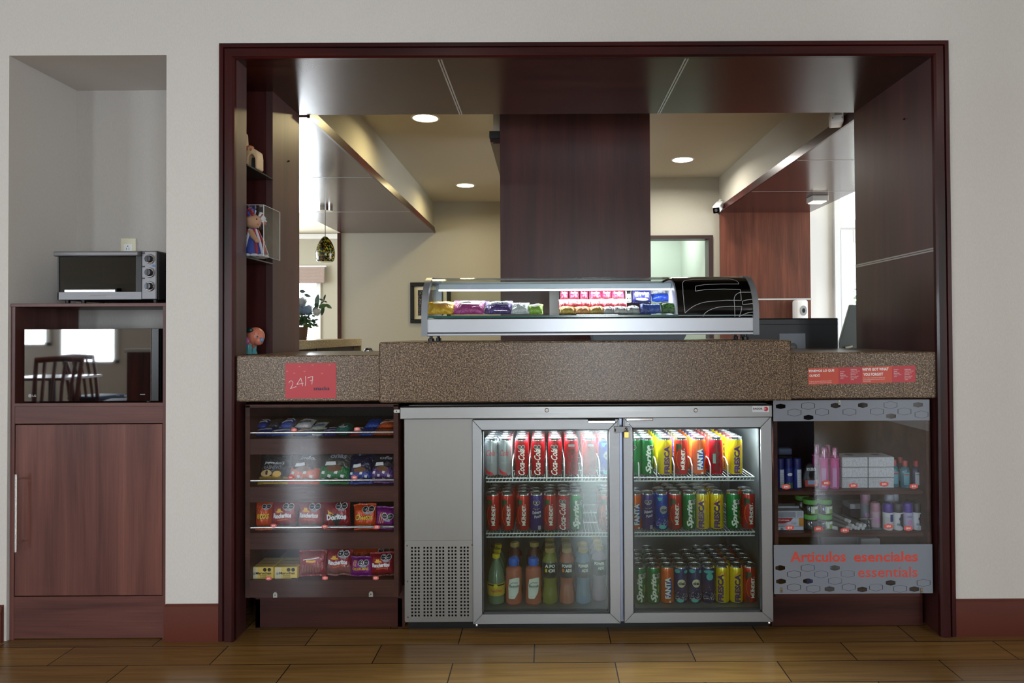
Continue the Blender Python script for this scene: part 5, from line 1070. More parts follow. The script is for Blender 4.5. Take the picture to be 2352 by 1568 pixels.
# silver line graphic, traced as strokes on the curved housing
def case_pt(u, v, e=.0025):
    """v = height above shelf measured along the picture; finds the curved surface"""
    z_ = v
    pr = prof
    for (ya, za), (yb2, zb2) in zip(pr, pr[1:]):
        if za <= z_ <= zb2 and zb2 > za: return Vector((u, ya+(yb2-ya)*(z_-za)/(zb2-za)-e, z_+e*.6))
    return Vector((u, pr[-1][0], ztp+e))
def gp(X, Yy):
    px, py = 1250+X/4.4377, 600+Yy/4.44; yy = YC
    for _ in range(4): x, z_ = P(px, py, yy); yy = case_pt(x, z_).y
    return (x, min(z_, ztp))
def arc_(p0, p1, p2, n=8): return [((1-t_)**2*p0[0]+2*t_*(1-t_)*p1[0]+t_*t_*p2[0], (1-t_)**2*p0[1]+2*t_*(1-t_)*p1[1]+t_*t_*p2[1]) for t_ in [k/n for k in range(n+1)]]
LN = [arc_((1450, 195), (1408, 200), (1410, 240))+[(1415, 330), (1425, 440), (1436, 530)], arc_((1436, 530), (1540, 420), (1700, 412))+[(1860, 400), (2008, 402)], [(1450, 195), (1520, 186), (1880, 183)]+arc_((1880, 183), (1975, 190), (1984, 232))[1:], [(1984, 234), (1820, 234), (1640, 240), (1545, 256), (1540, 306)], [(1540, 308), (1640, 292), (1830, 286), (1998, 290), (2003, 330), (2008, 402)],
      [(2118, 318), (2010, 318)]+arc_((2010, 318), (1935, 330), (1935, 400))+[(1940, 470), (1944, 566)], [(2124, 390), (2060, 398), (2022, 408), (2024, 444), (2070, 440), (2128, 434)], arc_((1618, 566), (1640, 500), (1780, 470))+[(1900, 462), (2014, 464)], [(2014, 464)]+arc_((2014, 464), (2010, 520), (1986, 566)), arc_((1990, 566), (2060, 525), (2130, 520))]
m = MB(); SLN = M('silver_print', (186, 190, 194), .4)
for ln in LN:
    pts = [gp(*q_) for q_ in ln]; m.decal(stroke(pts, .0021), SLN, case_pt, .01)
build('line_graphic', m, bs, 'silver line drawing')
prof = _p
# lamp rail under the top, rear frame, divider
m = MB(); zl = PZ(1355, 663, YC+.13); m.box(xa+.03, BXa-.004, YC+.13, YC+.17, zl-.0, PZ(1355, 650, YC+.13), M('rail_silver', (176, 182, 198), .35, .4), .002); build('lamp_rail', m, T_)
m = MB(); m.box(xa+.03, BXa-.01, YC+.135, YC+.155, zl-.006, zl, M('case_tube', (255, 255, 255), .4, emis=7, ecol=(.95, .96, 1))); build('light_tube', m, T_)
area('display_case_light', ((xa+BXa)/2, YC+.145, zl-.008), (math.radians(18), 0, 0), BXa-xa-.05, .015, 3.2, (.96, .97, 1))
m = MB(); m.box(xa, BXa, yb_-.02, yb_-.012, ztp-.016, ztp-.002, ALU);
for px in (1266, 1280): xx = PX(px, 690, yb_-.02); m.box(xx-.001, xx+.001, yb_-.02, yb_-.012, zsh, ztp, ALU)
build('rear_frame', m, T_)
m = MB(); x0, x1 = PX(1262, 690, yb_-.03), PX(1284, 690, yb_-.03); m.box(x0, x1, yb_-.03, yb_-.024, zsh-.003, ztp-.02, M('grey_post', (120, 118, 120), .5)); build('rear_post', m, T_)
m = MB(); x0, x1 = PX(1361, 775, YC+.05), PX(1577, 775, YC+.05); m.prism([(x0+.008, BT+.0005), (x1-.012, BT+.0005), (x1, zb_), (x0, zb_)], YC+.05, YC+.25, M('tray_grey', (110, 116, 128), .5)); build('drip_tray', m, T_)
for px, yy in ((990, YC+.03), (1007, YC+.3), (1690, YC+.3), (1712, YC+.03)):
    x = PX(px, 776, yy); m = MB(); m.lathe([(.0135, 0), (.0135, .012), (.007, .014), (.007, zb_-BT)], BLACK, (x, yy, BT), 18); build('foot', m, T_)
# bags in the case
Yi = YC+.06; zs_ = zsh-.002
def pack(px0, px1, pyt, pyb, Y, col, label, seed, dec=None, low=None, lowf=.35, lean=-.75, t=.035, base=None, name='candy_bag', group=None):
    x0, x1 = PX(px0, pyb, Y), PX(px1, pyb, Y); w = x1-x0; zb = zs_ if base is None else base; hh = PZ(px0, pyt, Y)-PZ(px0, pyb, Y); h = hh/math.cos(lean)*.95
    m = bag(w, h, t, col, dec(w, h) if dec else [], seed, low, lowf, pts=12); place(m, (x0+x1)/2, Y+t*.45, zb+t*.3*abs(math.sin(lean))+.002, lean)
    build(name, m, None, label, 'candy bag', group)
tx = lambda s, c=WHT, bo=.04: (lambda w, h: [(text(s, 0, h*.66, w*.7, h*.22, bo, .1), c, .0004)])
pack(978, 1042, 690, 722, Yi, (222, 168, 30), 'yellow candy bag at the left end of the display case', 51, lambda w, h: [(rect(-w*.3, h*.62, w*.4, h*.74), WHT, .0003), (ell(0, h*.45, w*.25, h*.1, 12), M('caramel', (196, 132, 70), .5), .0003)])
pack(1038, 1112, 688, 722, Yi, (168, 44, 130), 'magenta candy bag beside the yellow one', 52, (lambda w, h: [(rect(-w*.3, h*.5, w*.35, h*.82), M('candy_pale', (226, 200, 214), .4), .0003), (stroke([(-w*.2, h*.6), (0, h*.7), (.01, h*.6)], .004), M('can_navy'), .0005)]))
pack(1110, 1177, 690, 722, Yi, (74, 40, 134), 'violet candy bag in the middle of the left group', 53, lambda w, h: [(rect(-w*.38, h*.5, w*.4, h*.85), M('candy_silver', (196, 198, 214), .3, .5), .0003), (text('SUG', -w*.05, h*.68, w*.45, h*.24, .05), M('can_navy'), .0006)], low=(66, 34, 118))
pack(1172, 1216, 694, 722, Yi, (196, 198, 206), 'crumpled silver candy bag right of the violet one', 54)
pack(1210, 1248, 698, 722, Yi+.01, (134, 176, 60), 'lime green candy bag at the right end of the left group', 55, lambda w, h: [(ell(0, h*.6, w*.3, h*.16, 12), WHT, .0003)])
pack(1212, 1246, 688, 712, Yi+.06, (186, 214, 80), 'bright lime candy bag behind the other lime one', 56)
# right group
Yr_ = YC+.19; Ym = YC+.12; Yf = YC+.055
for i, (a_, b_) in enumerate(((1287, 1306), (1307, 1331), (1332, 1352), (1353, 1383), (1382, 1406), (1405, 1436))):
    pack(a_, b_, 664, 692, Yr_, (190, 60, 104), 'small pink gummy bag, %s from the left on the rear row' % NUM[i], 60+i, tx('Panditas'), low=(150, 30, 60), lean=-.25, t=.02, base=PZ(1300, 692, Yr_), group='pink gummy bags in the display case')
for i, (a_, b_) in enumerate(((1284, 1308), (1306, 1338), (1336, 1358), (1357, 1388), (1386, 1410), (1408, 1442))):
    pack(a_, b_, 688, 712, Ym, (232, 130, 140) if i < 4 else (220, 190, 196), 'pale pink gummy bag, %s from the left on the middle row' % NUM[i], 70+i, None, low=(200, 60, 80), lean=-.6, t=.026, base=PZ(1300, 712, Ym), group='pink gummy bags in the display case')
for i, (a_, b_, c) in enumerate(((1285, 1322, (176, 140, 34)), (1321, 1356, (190, 124, 50)), (1354, 1388, (170, 134, 40)), (1387, 1412, (150, 150, 156)), (1409, 1443, (170, 170, 174)), (1441, 1472, (150, 154, 160)))):
    pack(a_, b_, 706, 722, Yf, c, '%s bag, %s from the left on the front row' % ('gold' if i < 3 else 'silver spotted', NUM[i]), 80+i, (lambda w, h: [(ell(w*u, h*v, w*.05, h*.08, 8), BLK, .0004) for u, v in ((-.2, .3), (.1, .6), (.3, .3), (-.05, .75))]) if i > 2 else None, lean=-1.0, t=.03, group='small foil bags on the front row of the case')
pack(1437, 1452, 664, 696, Yr_, (214, 214, 220), 'narrow white panda print pack left of the navy pack', 90, lambda w, h: [(ell(-w*.2, h*.3, w*.12, h*.06, 8), BLK, .0004), (ell(w*.2, h*.3, w*.12, h*.06, 8), BLK, .0004), (rect(-w*.3, h*.6, w*.3, h*.9), BLK, .0003)], lean=-.15, t=.02, base=PZ(1300, 696, Yr_))
pack(1453, 1497, 664, 698, Yr_-.02, (36, 36, 104), 'navy chocolate pack with white print standing in the case', 91, lambda w, h: [(text('Krankys', 0, h*.68, w*.8, h*.2, .02, .3), WHT, .0004), (ell(0, h*.25, w*.35, h*.1, 14), M('choc_pale', (160, 160, 190), .5), .0003)], lean=-.1, t=.025, base=PZ(1300, 698, Yr_))
pack(1496, 1532, 664, 677, Yr_+.03, (206, 208, 212), 'white pack on top of the blue bags', 92, lean=-.3, t=.03, base=PZ(1300, 678, Yr_))
pack(1498, 1545, 678, 696, Yr_, (24, 60, 160), 'glossy blue candy bag below the white pack', 93, lean=-.7, t=.035, base=PZ(1300, 697, Yr_))
pack(1472, 1496, 697, 722, Yf, (20, 62, 156), 'small blue candy bag left of the big blue one', 94, lean=-.5)
pack(1488, 1521, 698, 722, Yf, (24, 84, 190), 'bright blue candy bag in the front row beside the green one', 95, lean=-.5)
pack(1520, 1560, 696, 722, Yf, (28, 92, 40), 'dark green swirl candy bag at the right end of the case', 96, lambda w, h: [(stroke([(w*.3*math.cos(q_*.9)*(q_/12)+w*.1*s_, h*.5+h*.3*math.sin(q_*.9)*(q_/12)) for q_ in range(12)], .003), M('candy_green', (96, 160, 60), .4), .0004) for s_ in (-1.5, 1.5)], lean=-.5)
# ================================================================== THINGS IN THE LEFT JAMB RECESS
zs1, zs2 = PZ(629, 410, RY1), PZ(629, 604, RY1)
SHG = M('smoked_glass_shelf', (44, 54, 50), .12, spec=.6)
for zz_, lb in ((zs1, 'upper'), (zs2, 'lower')):
    m = MB(); m.box(JL-RD+.002, JL+.003, RY0+.002, RY1-.002, zz_-.007, zz_, SHG, .001); build('glass_shelf', m, None, '%s smoked glass shelf in the recess of the left jamb' % lb, 'shelf')
CER = M('ceramic_cream', (206, 174, 136), .5); SPOT = M('ceramic_orange_spot', (176, 104, 60), .5)
x = lambda px, Y: PX(px, 380, Y)
m = MB(); ya = .20; xr = x(597, ya); zz_ = zs1
arc2 = [(xr-.062+.0*k, zz_) for k in range(1)]
m.prism([(xr-.10, zz_), (xr-.10, zz_+.16), (xr-.088, zz_+.175), (xr-.066, zz_+.16), (xr-.062, zz_+.096), (xr-.03, zz_+.092), (xr-.004, zz_+.078), (xr, zz_+.05), (xr, zz_), (xr-.013, zz_), (xr-.014, zz_+.045), (xr-.022, zz_+.062), (xr-.034, zz_+.064), (xr-.041, zz_+.05), (xr-.042, zz_)], ya-.02, ya+.04, CER, bev=.004)
m.box(xr-.042, xr-.013, ya+.012, ya+.03, zz_, zz_+.055, DARKV)
for u, v, r in ((-.085, .12, .012), (-.07, .06, .011), (-.09, .03, .01), (-.05, .085, .009), (-.03, .082, .006)): m.ball((xr+u, ya-.02, zz_+v), r, SPOT, 12, sc=(1, .15, 1.1))
m.ball((xr-.042, ya, zz_+.095), .016, SPOT, 14, sc=(1, 1, .6))
build('ceramic_figurine', m, None, 'cream ceramic figurine with orange spots and an arched opening on the upper glass shelf', 'figurine')
# doll in a clear box
ba, bb = RY0+.004, .272; bx1_ = PX(606, 530, ba); bz0, bz1 = zs2+.0005, PZ(606, 470, ba)
m = MB(); th = .002
m.box(bx1_-.29+.07, bx1_, ba, ba+th, bz0, bz1, ACRYL); m.box(bx1_-.22, bx1_, bb-th, bb, bz0, bz1, ACRYL); m.box(bx1_-th, bx1_, ba+th, bb-th, bz0, bz1, ACRYL); m.box(bx1_-.22, bx1_-th, ba+th, bb-th, bz1-th, bz1, ACRYL); m.box(bx1_-.22, bx1_-.218, ba+th, bb-th, bz0, bz1-th, ACRYL)
EDG = M('acrylic_edge', (190, 192, 190), .3)
for yy in (ba, bb-.002): m.box(bx1_-.0022, bx1_+.0004, yy-.0003, yy+.0022, bz0, bz1, EDG)
for zq_ in (bz1,): m.box(bx1_-.22, bx1_, ba-.0004, ba+.0014, zq_-.0014, zq_+.0004, EDG); m.box(bx1_-.0014, bx1_+.0004, ba, bb, zq_-.0014, zq_+.0004, EDG)
m.box(bx1_-.0014, bx1_+.0004, ba, bb, bz0, bz0+.0014, EDG)
build('clear_box', m, None, 'clear acrylic box around the ribboned cloth doll on the lower glass shelf', 'display box')
dx, dy = PX(580, 540, .17), .172
DR, DBL, DW = M('ribbon_red', (170, 24, 40), .5), M('ribbon_blue', (24, 56, 150), .5), M('ribbon_white', (224, 222, 224), .5)
SKN = M('doll_skin', (214, 158, 116), .6)
D_ = thing('cloth_doll', (dx, dy, bz0+.001), 'cloth doll with red, white and blue ribbons inside the clear box', 'doll')
hz = bz0+.155
m = MB(); m.lathe([(.055, 0), (.05, .02), (.035, .07), (.022, .1), (.016, .112)], DBL, (dx, dy, bz0+.012), 20)
for k in range(14): a_ = 2*PI*k/14; m.tube([(dx+.018*math.cos(a_), dy+.018*math.sin(a_), bz0+.12), (dx+.04*math.cos(a_), dy+.04*math.sin(a_), bz0+.07), (dx+.058*math.cos(a_), dy+.058*math.sin(a_), bz0+.016)], .006, (DR, DW, DBL)[k % 3], 6)
build('dress', m, D_)
m = MB(); m.ball((dx, dy, hz), .034, SKN, 18, sc=(1, 1, .92)); m.ball((dx+.031, dy-.008, hz-.004), .005, SKN, 8)
for s in (-1, 1): m.ball((dx+.027, dy-.008+s*.011-.006, hz+.006), .0032, INKB, 8)
m.ball((dx+.028, dy-.014, hz-.014), .0035, DR, 8, sc=(.5, 1.3, .5)); build('head', m, D_)
m = MB(); rr_ = random.Random(4)
for k in range(64):
    a_ = rr_.uniform(PI*.2, PI*1.62); b_ = rr_.uniform(-.45 if a_ < PI*1.3 else .5, 1.35); c_ = Vector((dx+.036*math.cos(a_)*math.cos(b_*.9), dy+.036*math.sin(a_)*math.cos(b_*.9), hz+.034*math.sin(b_)))
    e_ = c_+(c_-Vector((dx, dy, hz))).normalized()*.022; m.tube([c_, (c_+e_)/2+Vector((0, 0, .008)), e_], [.005, .007, .003], (DR, DW, DBL)[k % 3], 6)
build('ribbon_hair', m, D_)
for s in (-1, 1):
    m = MB(); m.tube([(dx+.0, dy+s*.02, bz0+.112), (dx+.02, dy+s*.034-.006, bz0+.085), (dx+.034, dy+s*.03-.014, bz0+.07)], [.011, .011, .009], DW if s > 0 else SKN, 10); m.ball((dx+.036, dy+s*.03-.015, bz0+.068), .010, SKN, 10); build('arm', m, D_)
m = MB()
for k in range(12): a_ = 2*PI*k/12; m.ball((dx+.055*math.cos(a_)-.004, dy+.05*math.sin(a_), bz0+.009), .014, DW, 8, sc=(1.2, 1, .5))
build('lace_hem', m, D_)
# painted pig on the counter
pg = thing('painted_pig', (PX(572, 790, .23), .23, CT), 'painted ceramic pig with a blue snout in the recess on the counter', 'figurine')
px_, py_ = PX(587, 772, .23), .23; pz_ = PZ(587, 772, .23)
PKS = M('pig_clay', (206, 124, 100), .35); TQ = M('pig_turquoise', (60, 140, 150), .35); DG = M('pig_dark_green', (18, 50, 48), .3); SNB = M('pig_snout_blue', (80, 150, 200), .4)
m = MB(); m.ball((px_, py_, pz_), .038, PKS, 24, sc=(1, .95, 1.02)); m.ball((px_+.017, py_-.012, pz_-.018), .021, PKS, 18); 
for s in (-1, 1): m.ball((px_+.022, py_-.012+s*.018-.008, pz_-.001), .0042, M('eye_grey', (120, 150, 160), .3), 10); m.ball((px_+.025, py_-.013+s*.018-.0085, pz_-.001), .0026, INKB, 8)
for k in range(46): v = Vector((rr_.gauss(0, 1), rr_.gauss(0, 1)-.5, rr_.gauss(0, 1))).normalized(); m.ball((px_+v.x*.0378, py_+v.y*.0361, pz_+v.z*.0385), .0013, M('pig_speckle', (120, 60, 56), .5), 6)
build('head', m, pg)
m = MB(); m.ball((px_+.034, py_-.018, pz_-.016), .010, SNB, 12, sc=(.6, 1, 1.1)); build('snout', m, pg)
for s in (-1, 1): m = MB(); m.ball((px_-.016, py_+s*.024-.006, pz_+.026), .018, DG, 14, sc=(1.1, .5, .6)); build('ear', m, pg)
m = MB(); m.ball((px_-.055, py_+.01, CT+.052), .05, PKS, 24, sc=(1.15, .9, .8)); m.ball((px_-.03, py_-.03, CT+.055), .018, M('pig_violet', (168, 96, 150), .4), 12, sc=(1, .4, 1)); m.tube([(px_-.04, py_-.034, CT+.038), (px_-.02, py_-.03, CT+.03), (px_-.005, py_-.02, CT+.036)], .003, GRN, 6); build('body', m, pg)
for s, q_ in ((-1, 0), (1, 0), (-1, -.06), (1, -.06)): m = MB(); m.lathe([(.017, 0), (.0165, .006), (.013, .012), (.0145, .04)], TQ, (px_-.02+q_, py_+s*.024, CT), 16); build('leg', m, pg)
# low disc at the back edge of the counter
xx = PX(846, 812, .66); m = MB(); m.lathe([(.024, 0), (.024, .004), (.02, .006)], CHROME, (xx, .66, CT), 22); m.lathe([(.019, .005), (.017, .012), (.01, .0155), (0, .016)], BLACK, (xx, .66, CT), 22)
build('counter_bell', m, None, 'low black and chrome disc at the back edge of the left counter', 'bell')
# ================================================================== LOBBY THINGS
SKL = granite('desk_top', ((60, 50, 44), (96, 82, 70), (120, 104, 90), (150, 132, 116)))
m = MB(); m.box(-1.18, 2.35, JB+.005, 1.04, .72, .75, SKL); m.box(-1.18, 2.35, JB+.01, JB+.03, 0, .72, PANEL); build('staff_desk', m, None, 'low staff desk hidden behind the granite counter', 'desk')
# return counter on the left
rx_ = -1.25; yE = 1.99; zt_ = PZ(831, 777.6, yE); zb2 = PZ(831, 793.5, yE)
T2 = thing('return_counter', (-1.7, 1.35, 0), 'beige granite topped return counter under the left beam', 'counter')
m = MB(); m.box(-2.2, rx_, JB+.01, yE, zb2, zt_, GRANB, .002); build('top', m, T2)
m = MB(); m.box(-2.15, rx_-.05, JB+.02, yE-.01, 0, zb2, M('dark_cabinet', (44, 26, 22), .5)); m.box(rx_-.052, rx_-.046, 1.2, 1.22, .3, zb2, BLACK); build('carcass', m, T2)
m = MB(); m.box(rx_-.06, rx_, yE-.02, yE, 0, zb2, GRANB); build('end_slab', m, T2)
# flower basket
fy = 1.3; fx_, fz = PX(690, 776, fy), zt_; fp = lambda px, py, dy=0: (PX(px, py, fy+dy), fy+dy, PZ(px, py, fy+dy))
FB = thing('flower_basket', (fx_, fy, fz), 'wicker basket with blue hydrangeas and green leaves on the return counter', 'flower arrangement')
WK = M('wicker', (112, 84, 62), .7); m = MB(); pr = []
for k in range(12): z_ = .075*k/11; pr.append((.034+.008*k/11+(.0015 if k % 2 else 0), z_))
m.lathe(pr, WK, (fx_, fy, fz), 28); build('basket', m, FB)
def petals(c, r, col, n=90):
    m = MB()
    for k in range(n):
        v = Vector((rr_.gauss(0, 1), rr_.gauss(0, 1), rr_.gauss(0, 1))).normalized(); p_ = Vector(c)+v*r*rr_.uniform(.8, 1.05); T = Matrix.Translation(p_) @ v.to_track_quat('Z', 'Y').to_matrix().to_4x4() @ Matrix.Rotation(rr_.uniform(0, 6), 4, 'Z'); s = r*.3
        m.add([(0, 0, 0), (s, -s*.3, .1*s), (s*1.1, s*.3, .2*s), (s*.3, s, .1*s), (-s*.3, s*1.1, .2*s), (-s, s*.3, .1*s), (-s*1.1, -s*.3, .2*s), (-s*.3, -s, .1*s), (s*.3, -s*1.1, .2*s)], [(0, 1, 2), (0, 3, 4), (0, 5, 6), (0, 7, 8)], col, T)
    m.ball(c, r*.85, col, 12); return m
for (px, py, r, c) in ((692, 694, .03, (190, 200, 208)), (690, 712, .03, (130, 158, 188)), (706, 712, .032, (140, 164, 192)), (727, 716, .024, (206, 206, 198)), (680, 700, .03, (120, 140, 160)), (676, 718, .03, (100, 124, 150))):
    build('blossom', petals(fp(px, py), r, M('petal_%d' % c[0], c, .7)), FB)
def leaf(m, p0, d, l, w, col):
    d = Vector(d).normalized(); s = d.cross(Vector((0, -1, .25))).normalized()*w; p0 = Vector(p0); up = Vector((0, -.15*l, 0)); N = 7; vs = []; fs = []
    for k in range(N+1):
        t_ = k/N; wd = math.sin(PI*min(1, t_*.93+.05))**.8; c = p0+d*l*t_+up*math.sin(PI*t_); vs += [c-s*wd, c-Vector((0, -.08*w, 0)), c+s*wd]
    for k in range(N): fs += [(3*k, 3*k+1, 3*k+4, 3*k+3), (3*k+1, 3*k+2, 3*k+5, 3*k+4)]
    m.add(vs, fs, col)
LG, LGD, LGT = M('leaf_green', (70, 104, 48), .45), M('leaf_dark', (46, 74, 56), .45), M('leaf_grey_green', (100, 128, 118), .5)
m = MB()
for (a_, b_, c_, d_, w, col) in ((728, 704, 731, 676, .014, LGT), (727, 710, 729, 688, .013, LGD), (732, 706, 752, 700, .014, LG), (748, 698, 762, 708, .010, LG), (744, 705, 739, 724, .011, LGD), (744, 690, 748, 676, .006, LGD), (744, 690, 733, 686, .005, LGD), (744, 691, 752, 694, .004, LGD), (744, 691, 736, 698, .004, LGD), (688, 668, 702, 670, .010, LGT), (699, 676, 714, 681, .009, LGT), (724, 704, 718, 716, .006, LGD)):
    p0, p1 = Vector(fp(a_, b_)), Vector(fp(c_, d_)); leaf(m, p0, p1-p0, (p1-p0).length, w, col)
m.tube([fp(700, 735), fp(716, 716), fp(730, 704), fp(744, 692)], .0016, LGD, 5); m.tube([fp(690, 720), fp(694, 690), fp(696, 672)], .0014, LGD, 5)
for k in range(170):
    px, py = rr_.gauss(694, 15), rr_.gauss(736, 8)
    if py > 750 or px > 728: continue
    p0 = fp(px, py, rr_.uniform(-.03, .03)); leaf(m, p0, (rr_.gauss(.2, .6), rr_.gauss(-.3, .5), rr_.gauss(-.1, .5)), rr_.uniform(.018, .034), .006, rr_.choice((LG, LGD, M('leaf_olive', (96, 116, 56), .5))))
build('foliage', m, FB)
# pendant lamp
ly = 3.2; lx = PX(747, 570, ly); lz0, lz1 = PZ(747, 601, ly), PZ(747, 543, ly)
LP = thing('pendant_lamp', (lx, ly, lz0), 'egg shaped mottled green and amber glass pendant under the left beam', 'lamp')
m = MB(); m.lathe([(.062, -.032), (.062, 0), (0, 0)], CHROME, (lx, ly, BZ-.001), 26); build('canopy', m, LP)
m = MB(); m.tube([(lx, ly, BZ-.03), (lx, ly, lz1-.005)], .0035, M('cord_grey', (110, 108, 104), .4, .6), 8); build('cord', m, LP)
MOS = M('mottled_glass', (80, 90, 30), .15, spec=.6); nt, N, L, b = nodes(MOS); tc = N.new('ShaderNodeTexCoord'); n1 = N.new('ShaderNodeTexVoronoi'); n1.inputs['Scale'].default_value = 110; L.new(tc.outputs['Object'], n1.inputs['Vector']); sp_ = N.new('ShaderNodeSeparateColor'); L.new(n1.outputs['Color'], sp_.inputs[0])
r_ = ramp(N, [(.0, (16, 14, 8)), (.35, (30, 40, 16)), (.42, (140, 136, 30)), (.6, (196, 168, 46)), (.68, (20, 40, 24)), (.78, (40, 90, 60)), (.86, (120, 60, 16)), (.95, (24, 14, 8))]); r_.color_ramp.interpolation = 'CONSTANT'; L.new(sp_.outputs[0], r_.inputs[0]); L.new(r_.outputs[0], b.inputs['Base Color'])
H_p = lz1-lz0; m = MB(); m.lathe([(.063, 0), (.067, .008)]+[(.081*math.sin(PI*(.32+.66*k/10))**.62, .012+(H_p-.014)*((k/10))) for k in range(11)], MOS, (lx, ly, lz0), 30); build('shade', m, LP)
# framed picture
Yw = YL-.03; a, c, b, d = frontrect(942, 648, 1035, 742, Yw)
PF = thing('framed_picture', ((a+b)/2, Yw, c), 'square black framed picture on the cream wall left of the pillar', 'picture')
m = MB(); t_ = (b-a)*.1
for q_ in ((a, b, d-t_, d), (a, b, c, c+t_), (a, a+t_, c+t_, d-t_), (b-t_, b, c+t_, d-t_)): m.box(q_[0], q_[1], Yw, Yw+.03, q_[2], q_[3], BLACK, .003)
build('frame', m, PF)
m = MB(); m.box(a+t_, b-t_, Yw+.015, Yw+.02, c+t_, d-t_, M('cream_mat', (214, 208, 184), .8)); build('mat', m, PF)
PIC = granite('picture_print', ((14, 14, 14), (40, 40, 40), (70, 68, 66), (130, 126, 120)), 60); m = MB(); w_ = b-a; m.box(a+w_*.19, b-w_*.19, Yw+.011, Yw+.015, c+w_*.19, d-w_*.19, PIC); build('print', m, PF)
# monitor
ym = .80; mx1 = PX(1927, 770, ym); mx0 = mx1-.50; mz1 = PZ(1850, 730.5, ym); mz0 = mz1-.30
MO = thing('computer_monitor', ((mx0+mx1)/2, ym, .75), 'black computer monitor seen from behind, right of the display case', 'monitor')
m = MB(); m.box(mx0, mx1, ym, ym+.03, mz0, mz1, M('monitor_black', (18, 20, 24), .42), .006); m.box(mx0+.005, mx1-.005, ym-.0012, ym+.001, mz1-.032, mz1-.030, DARKV); build('housing', m, MO)
a, c, b, d = frontrect(1790.5, 765, 1850, 836, ym-.004)
m = MB(); m.box(a, b, ym-.004, ym+.001, c, d, M('stand_plate_grey', (126, 132, 142), .4), .002); cx_, cz_ = PX(1821, 801, ym), PZ(1821, 797, ym)
m.decal(ell(cx_, cz_, .0215, .0215, 26), BLACK, lambda u, v: Vector((u, ym-.0046, v)), 1); m.decal(text('hp', cx_, cz_, .022, .021, .0, .35), GRY, lambda u, v: Vector((u, ym-.0052, v)), 1); build('back_plate', m, MO)
m = MB(); m.box((mx0+mx1)/2-.03, (mx0+mx1)/2+.03, ym-.002, ym+.03, .76, mz0+.02, BLACK); m.box((mx0+mx1)/2-.12, (mx0+mx1)/2+.12, ym-.07, ym+.12, .75, .762, BLACK, .004); build('stand', m, MO)
# leaning grey stand at the right
yl_ = .95; q = [P(1953, 700, yl_), P(2010, 700, yl_), P(2010, 815, yl_), P(1920, 815, yl_)]
m = MB(); m.prism([(x_, z_) for x_, z_ in q], yl_, yl_+.02, M('grey_sheet', (124, 134, 142), .3, .4), bev=.002); x0, z0 = q[3]; m.box(x0+.02, q[2][0], yl_-.02, yl_+.06, .75, z0+.01, BLACK, .003)
m.tube([(PX(1941, 797, yl_-.01), yl_-.01, PZ(1941, 799, yl_)), (PX(1957, 795, yl_-.01), yl_-.012, PZ(1957, 795, yl_))], .009, CHROME, 12)
build('document_stand', m, None, 'slanted grey metal stand between the monitor and the right jamb', 'stand')
# cameras and small wall devices
def sec_cam(x, y, z_, label, s=1., yaw=-.5):
    t = thing('security_camera', (x, y, z_), label, 'security camera'); T = Matrix.Translation((x, y, z_)) @ Matrix.Rotation(yaw, 4, 'Z') @ Matrix.Rotation(.45, 4, 'X')
    m = MB(); m.box(-.035*s, .035*s, -.10*s, .06*s, -.03*s, .035*s, WHITE, .012*s, T=T); build('housing', m, t)
    m = MB(); m.box(-.031*s, .031*s, -.106*s, -.098*s, -.034*s, .02*s, BLACKG, .006*s, T=T); m.lathe([(0, 0), (.014*s, 0), (.014*s, .004*s), (0, .004*s)], M('lens_grey', (70, 72, 76), .2), T=T @ Matrix.Translation((0, -.108*s, -.004*s)) @ Matrix.Rotation(PI/2, 4, 'X')); build('lens', m, t)
    m = MB(); m.tube([(x, y+.02*s, z_+.02*s), (x+.03*s, y+.07*s, z_+.07*s), (x+.055*s, y+.10*s, z_+.075*s)], .012*s, WHITE, 10); build('bracket', m, t)
sec_cam(*(lambda Y: (PX(1651, 474, Y), Y, PZ(1651, 474, Y)))(YR-.22), 'white security camera with a black lens on the far cream wall', .95)
yb2 = .93; cx_, cz_ = P(1920, 275, yb2)
T3 = thing('motion_sensor', (cx_, yb2, PZ(1920, 290, yb2)), 'white boxy sensor mounted at the top edge of the right beam', 'sensor')
m = MB(); T = Matrix.Translation((cx_, yb2, cz_)) @ Matrix.Rotation(-.25, 4, 'Z') @ Matrix.Rotation(-.2, 4, 'X'); m.box(-.033, .033, -.04, .03, -.034, .034, WHITE, .008, T=T); m.box(-.012, .024, -.0412, -.039, .006, .03, GRY, T=T)
for s in (-.022, .024): m.box(s-.002, s+.002, -.0415, -.039, -.012, -.007, BLACK, T=T)
build('housing', m, T3); m = MB(); m.tube([(cx_, yb2, cz_+.01), (cx_+.055, yb2+.02, cz_+.05)], .01, BLACK, 8); build('bracket', m, T3)
yy = 2.77; x0, x1 = PX(1866, 450, yy), PX(1903, 450, yy)
T4 = thing('beam_light', ((x0+x1)/2, yy+.06, BZ-.045), 'small square lit lamp under the right beam', 'lamp')
m = MB(); m.box(x0, x1, yy, yy+.13, BZ-.045, BZ-.001, M('lamp_box_grey', (170, 168, 164), .5), .003); build('housing', m, T4)
m = MB(); m.box(x0+.012, x1-.012, yy+.012, yy+.118, BZ-.049, BZ-.044, M('beam_lamp', (255, 250, 230), .4, emis=8, ecol=(1, .93, .7))); build('diffuser', m, T4)
a, c, b, d = frontrect(1828, 688, 1857, 732, YR-.14)
T5 = thing('wall_dispenser', ((a+b)/2, YR-.1, c-.06), 'white wall dispenser with a grey oval on the far wood panel', 'dispenser')
m = MB(); m.box(a, b, YR-.14, YR-.036, c-.06, d, WHITE, .022); build('housing', m, T5)
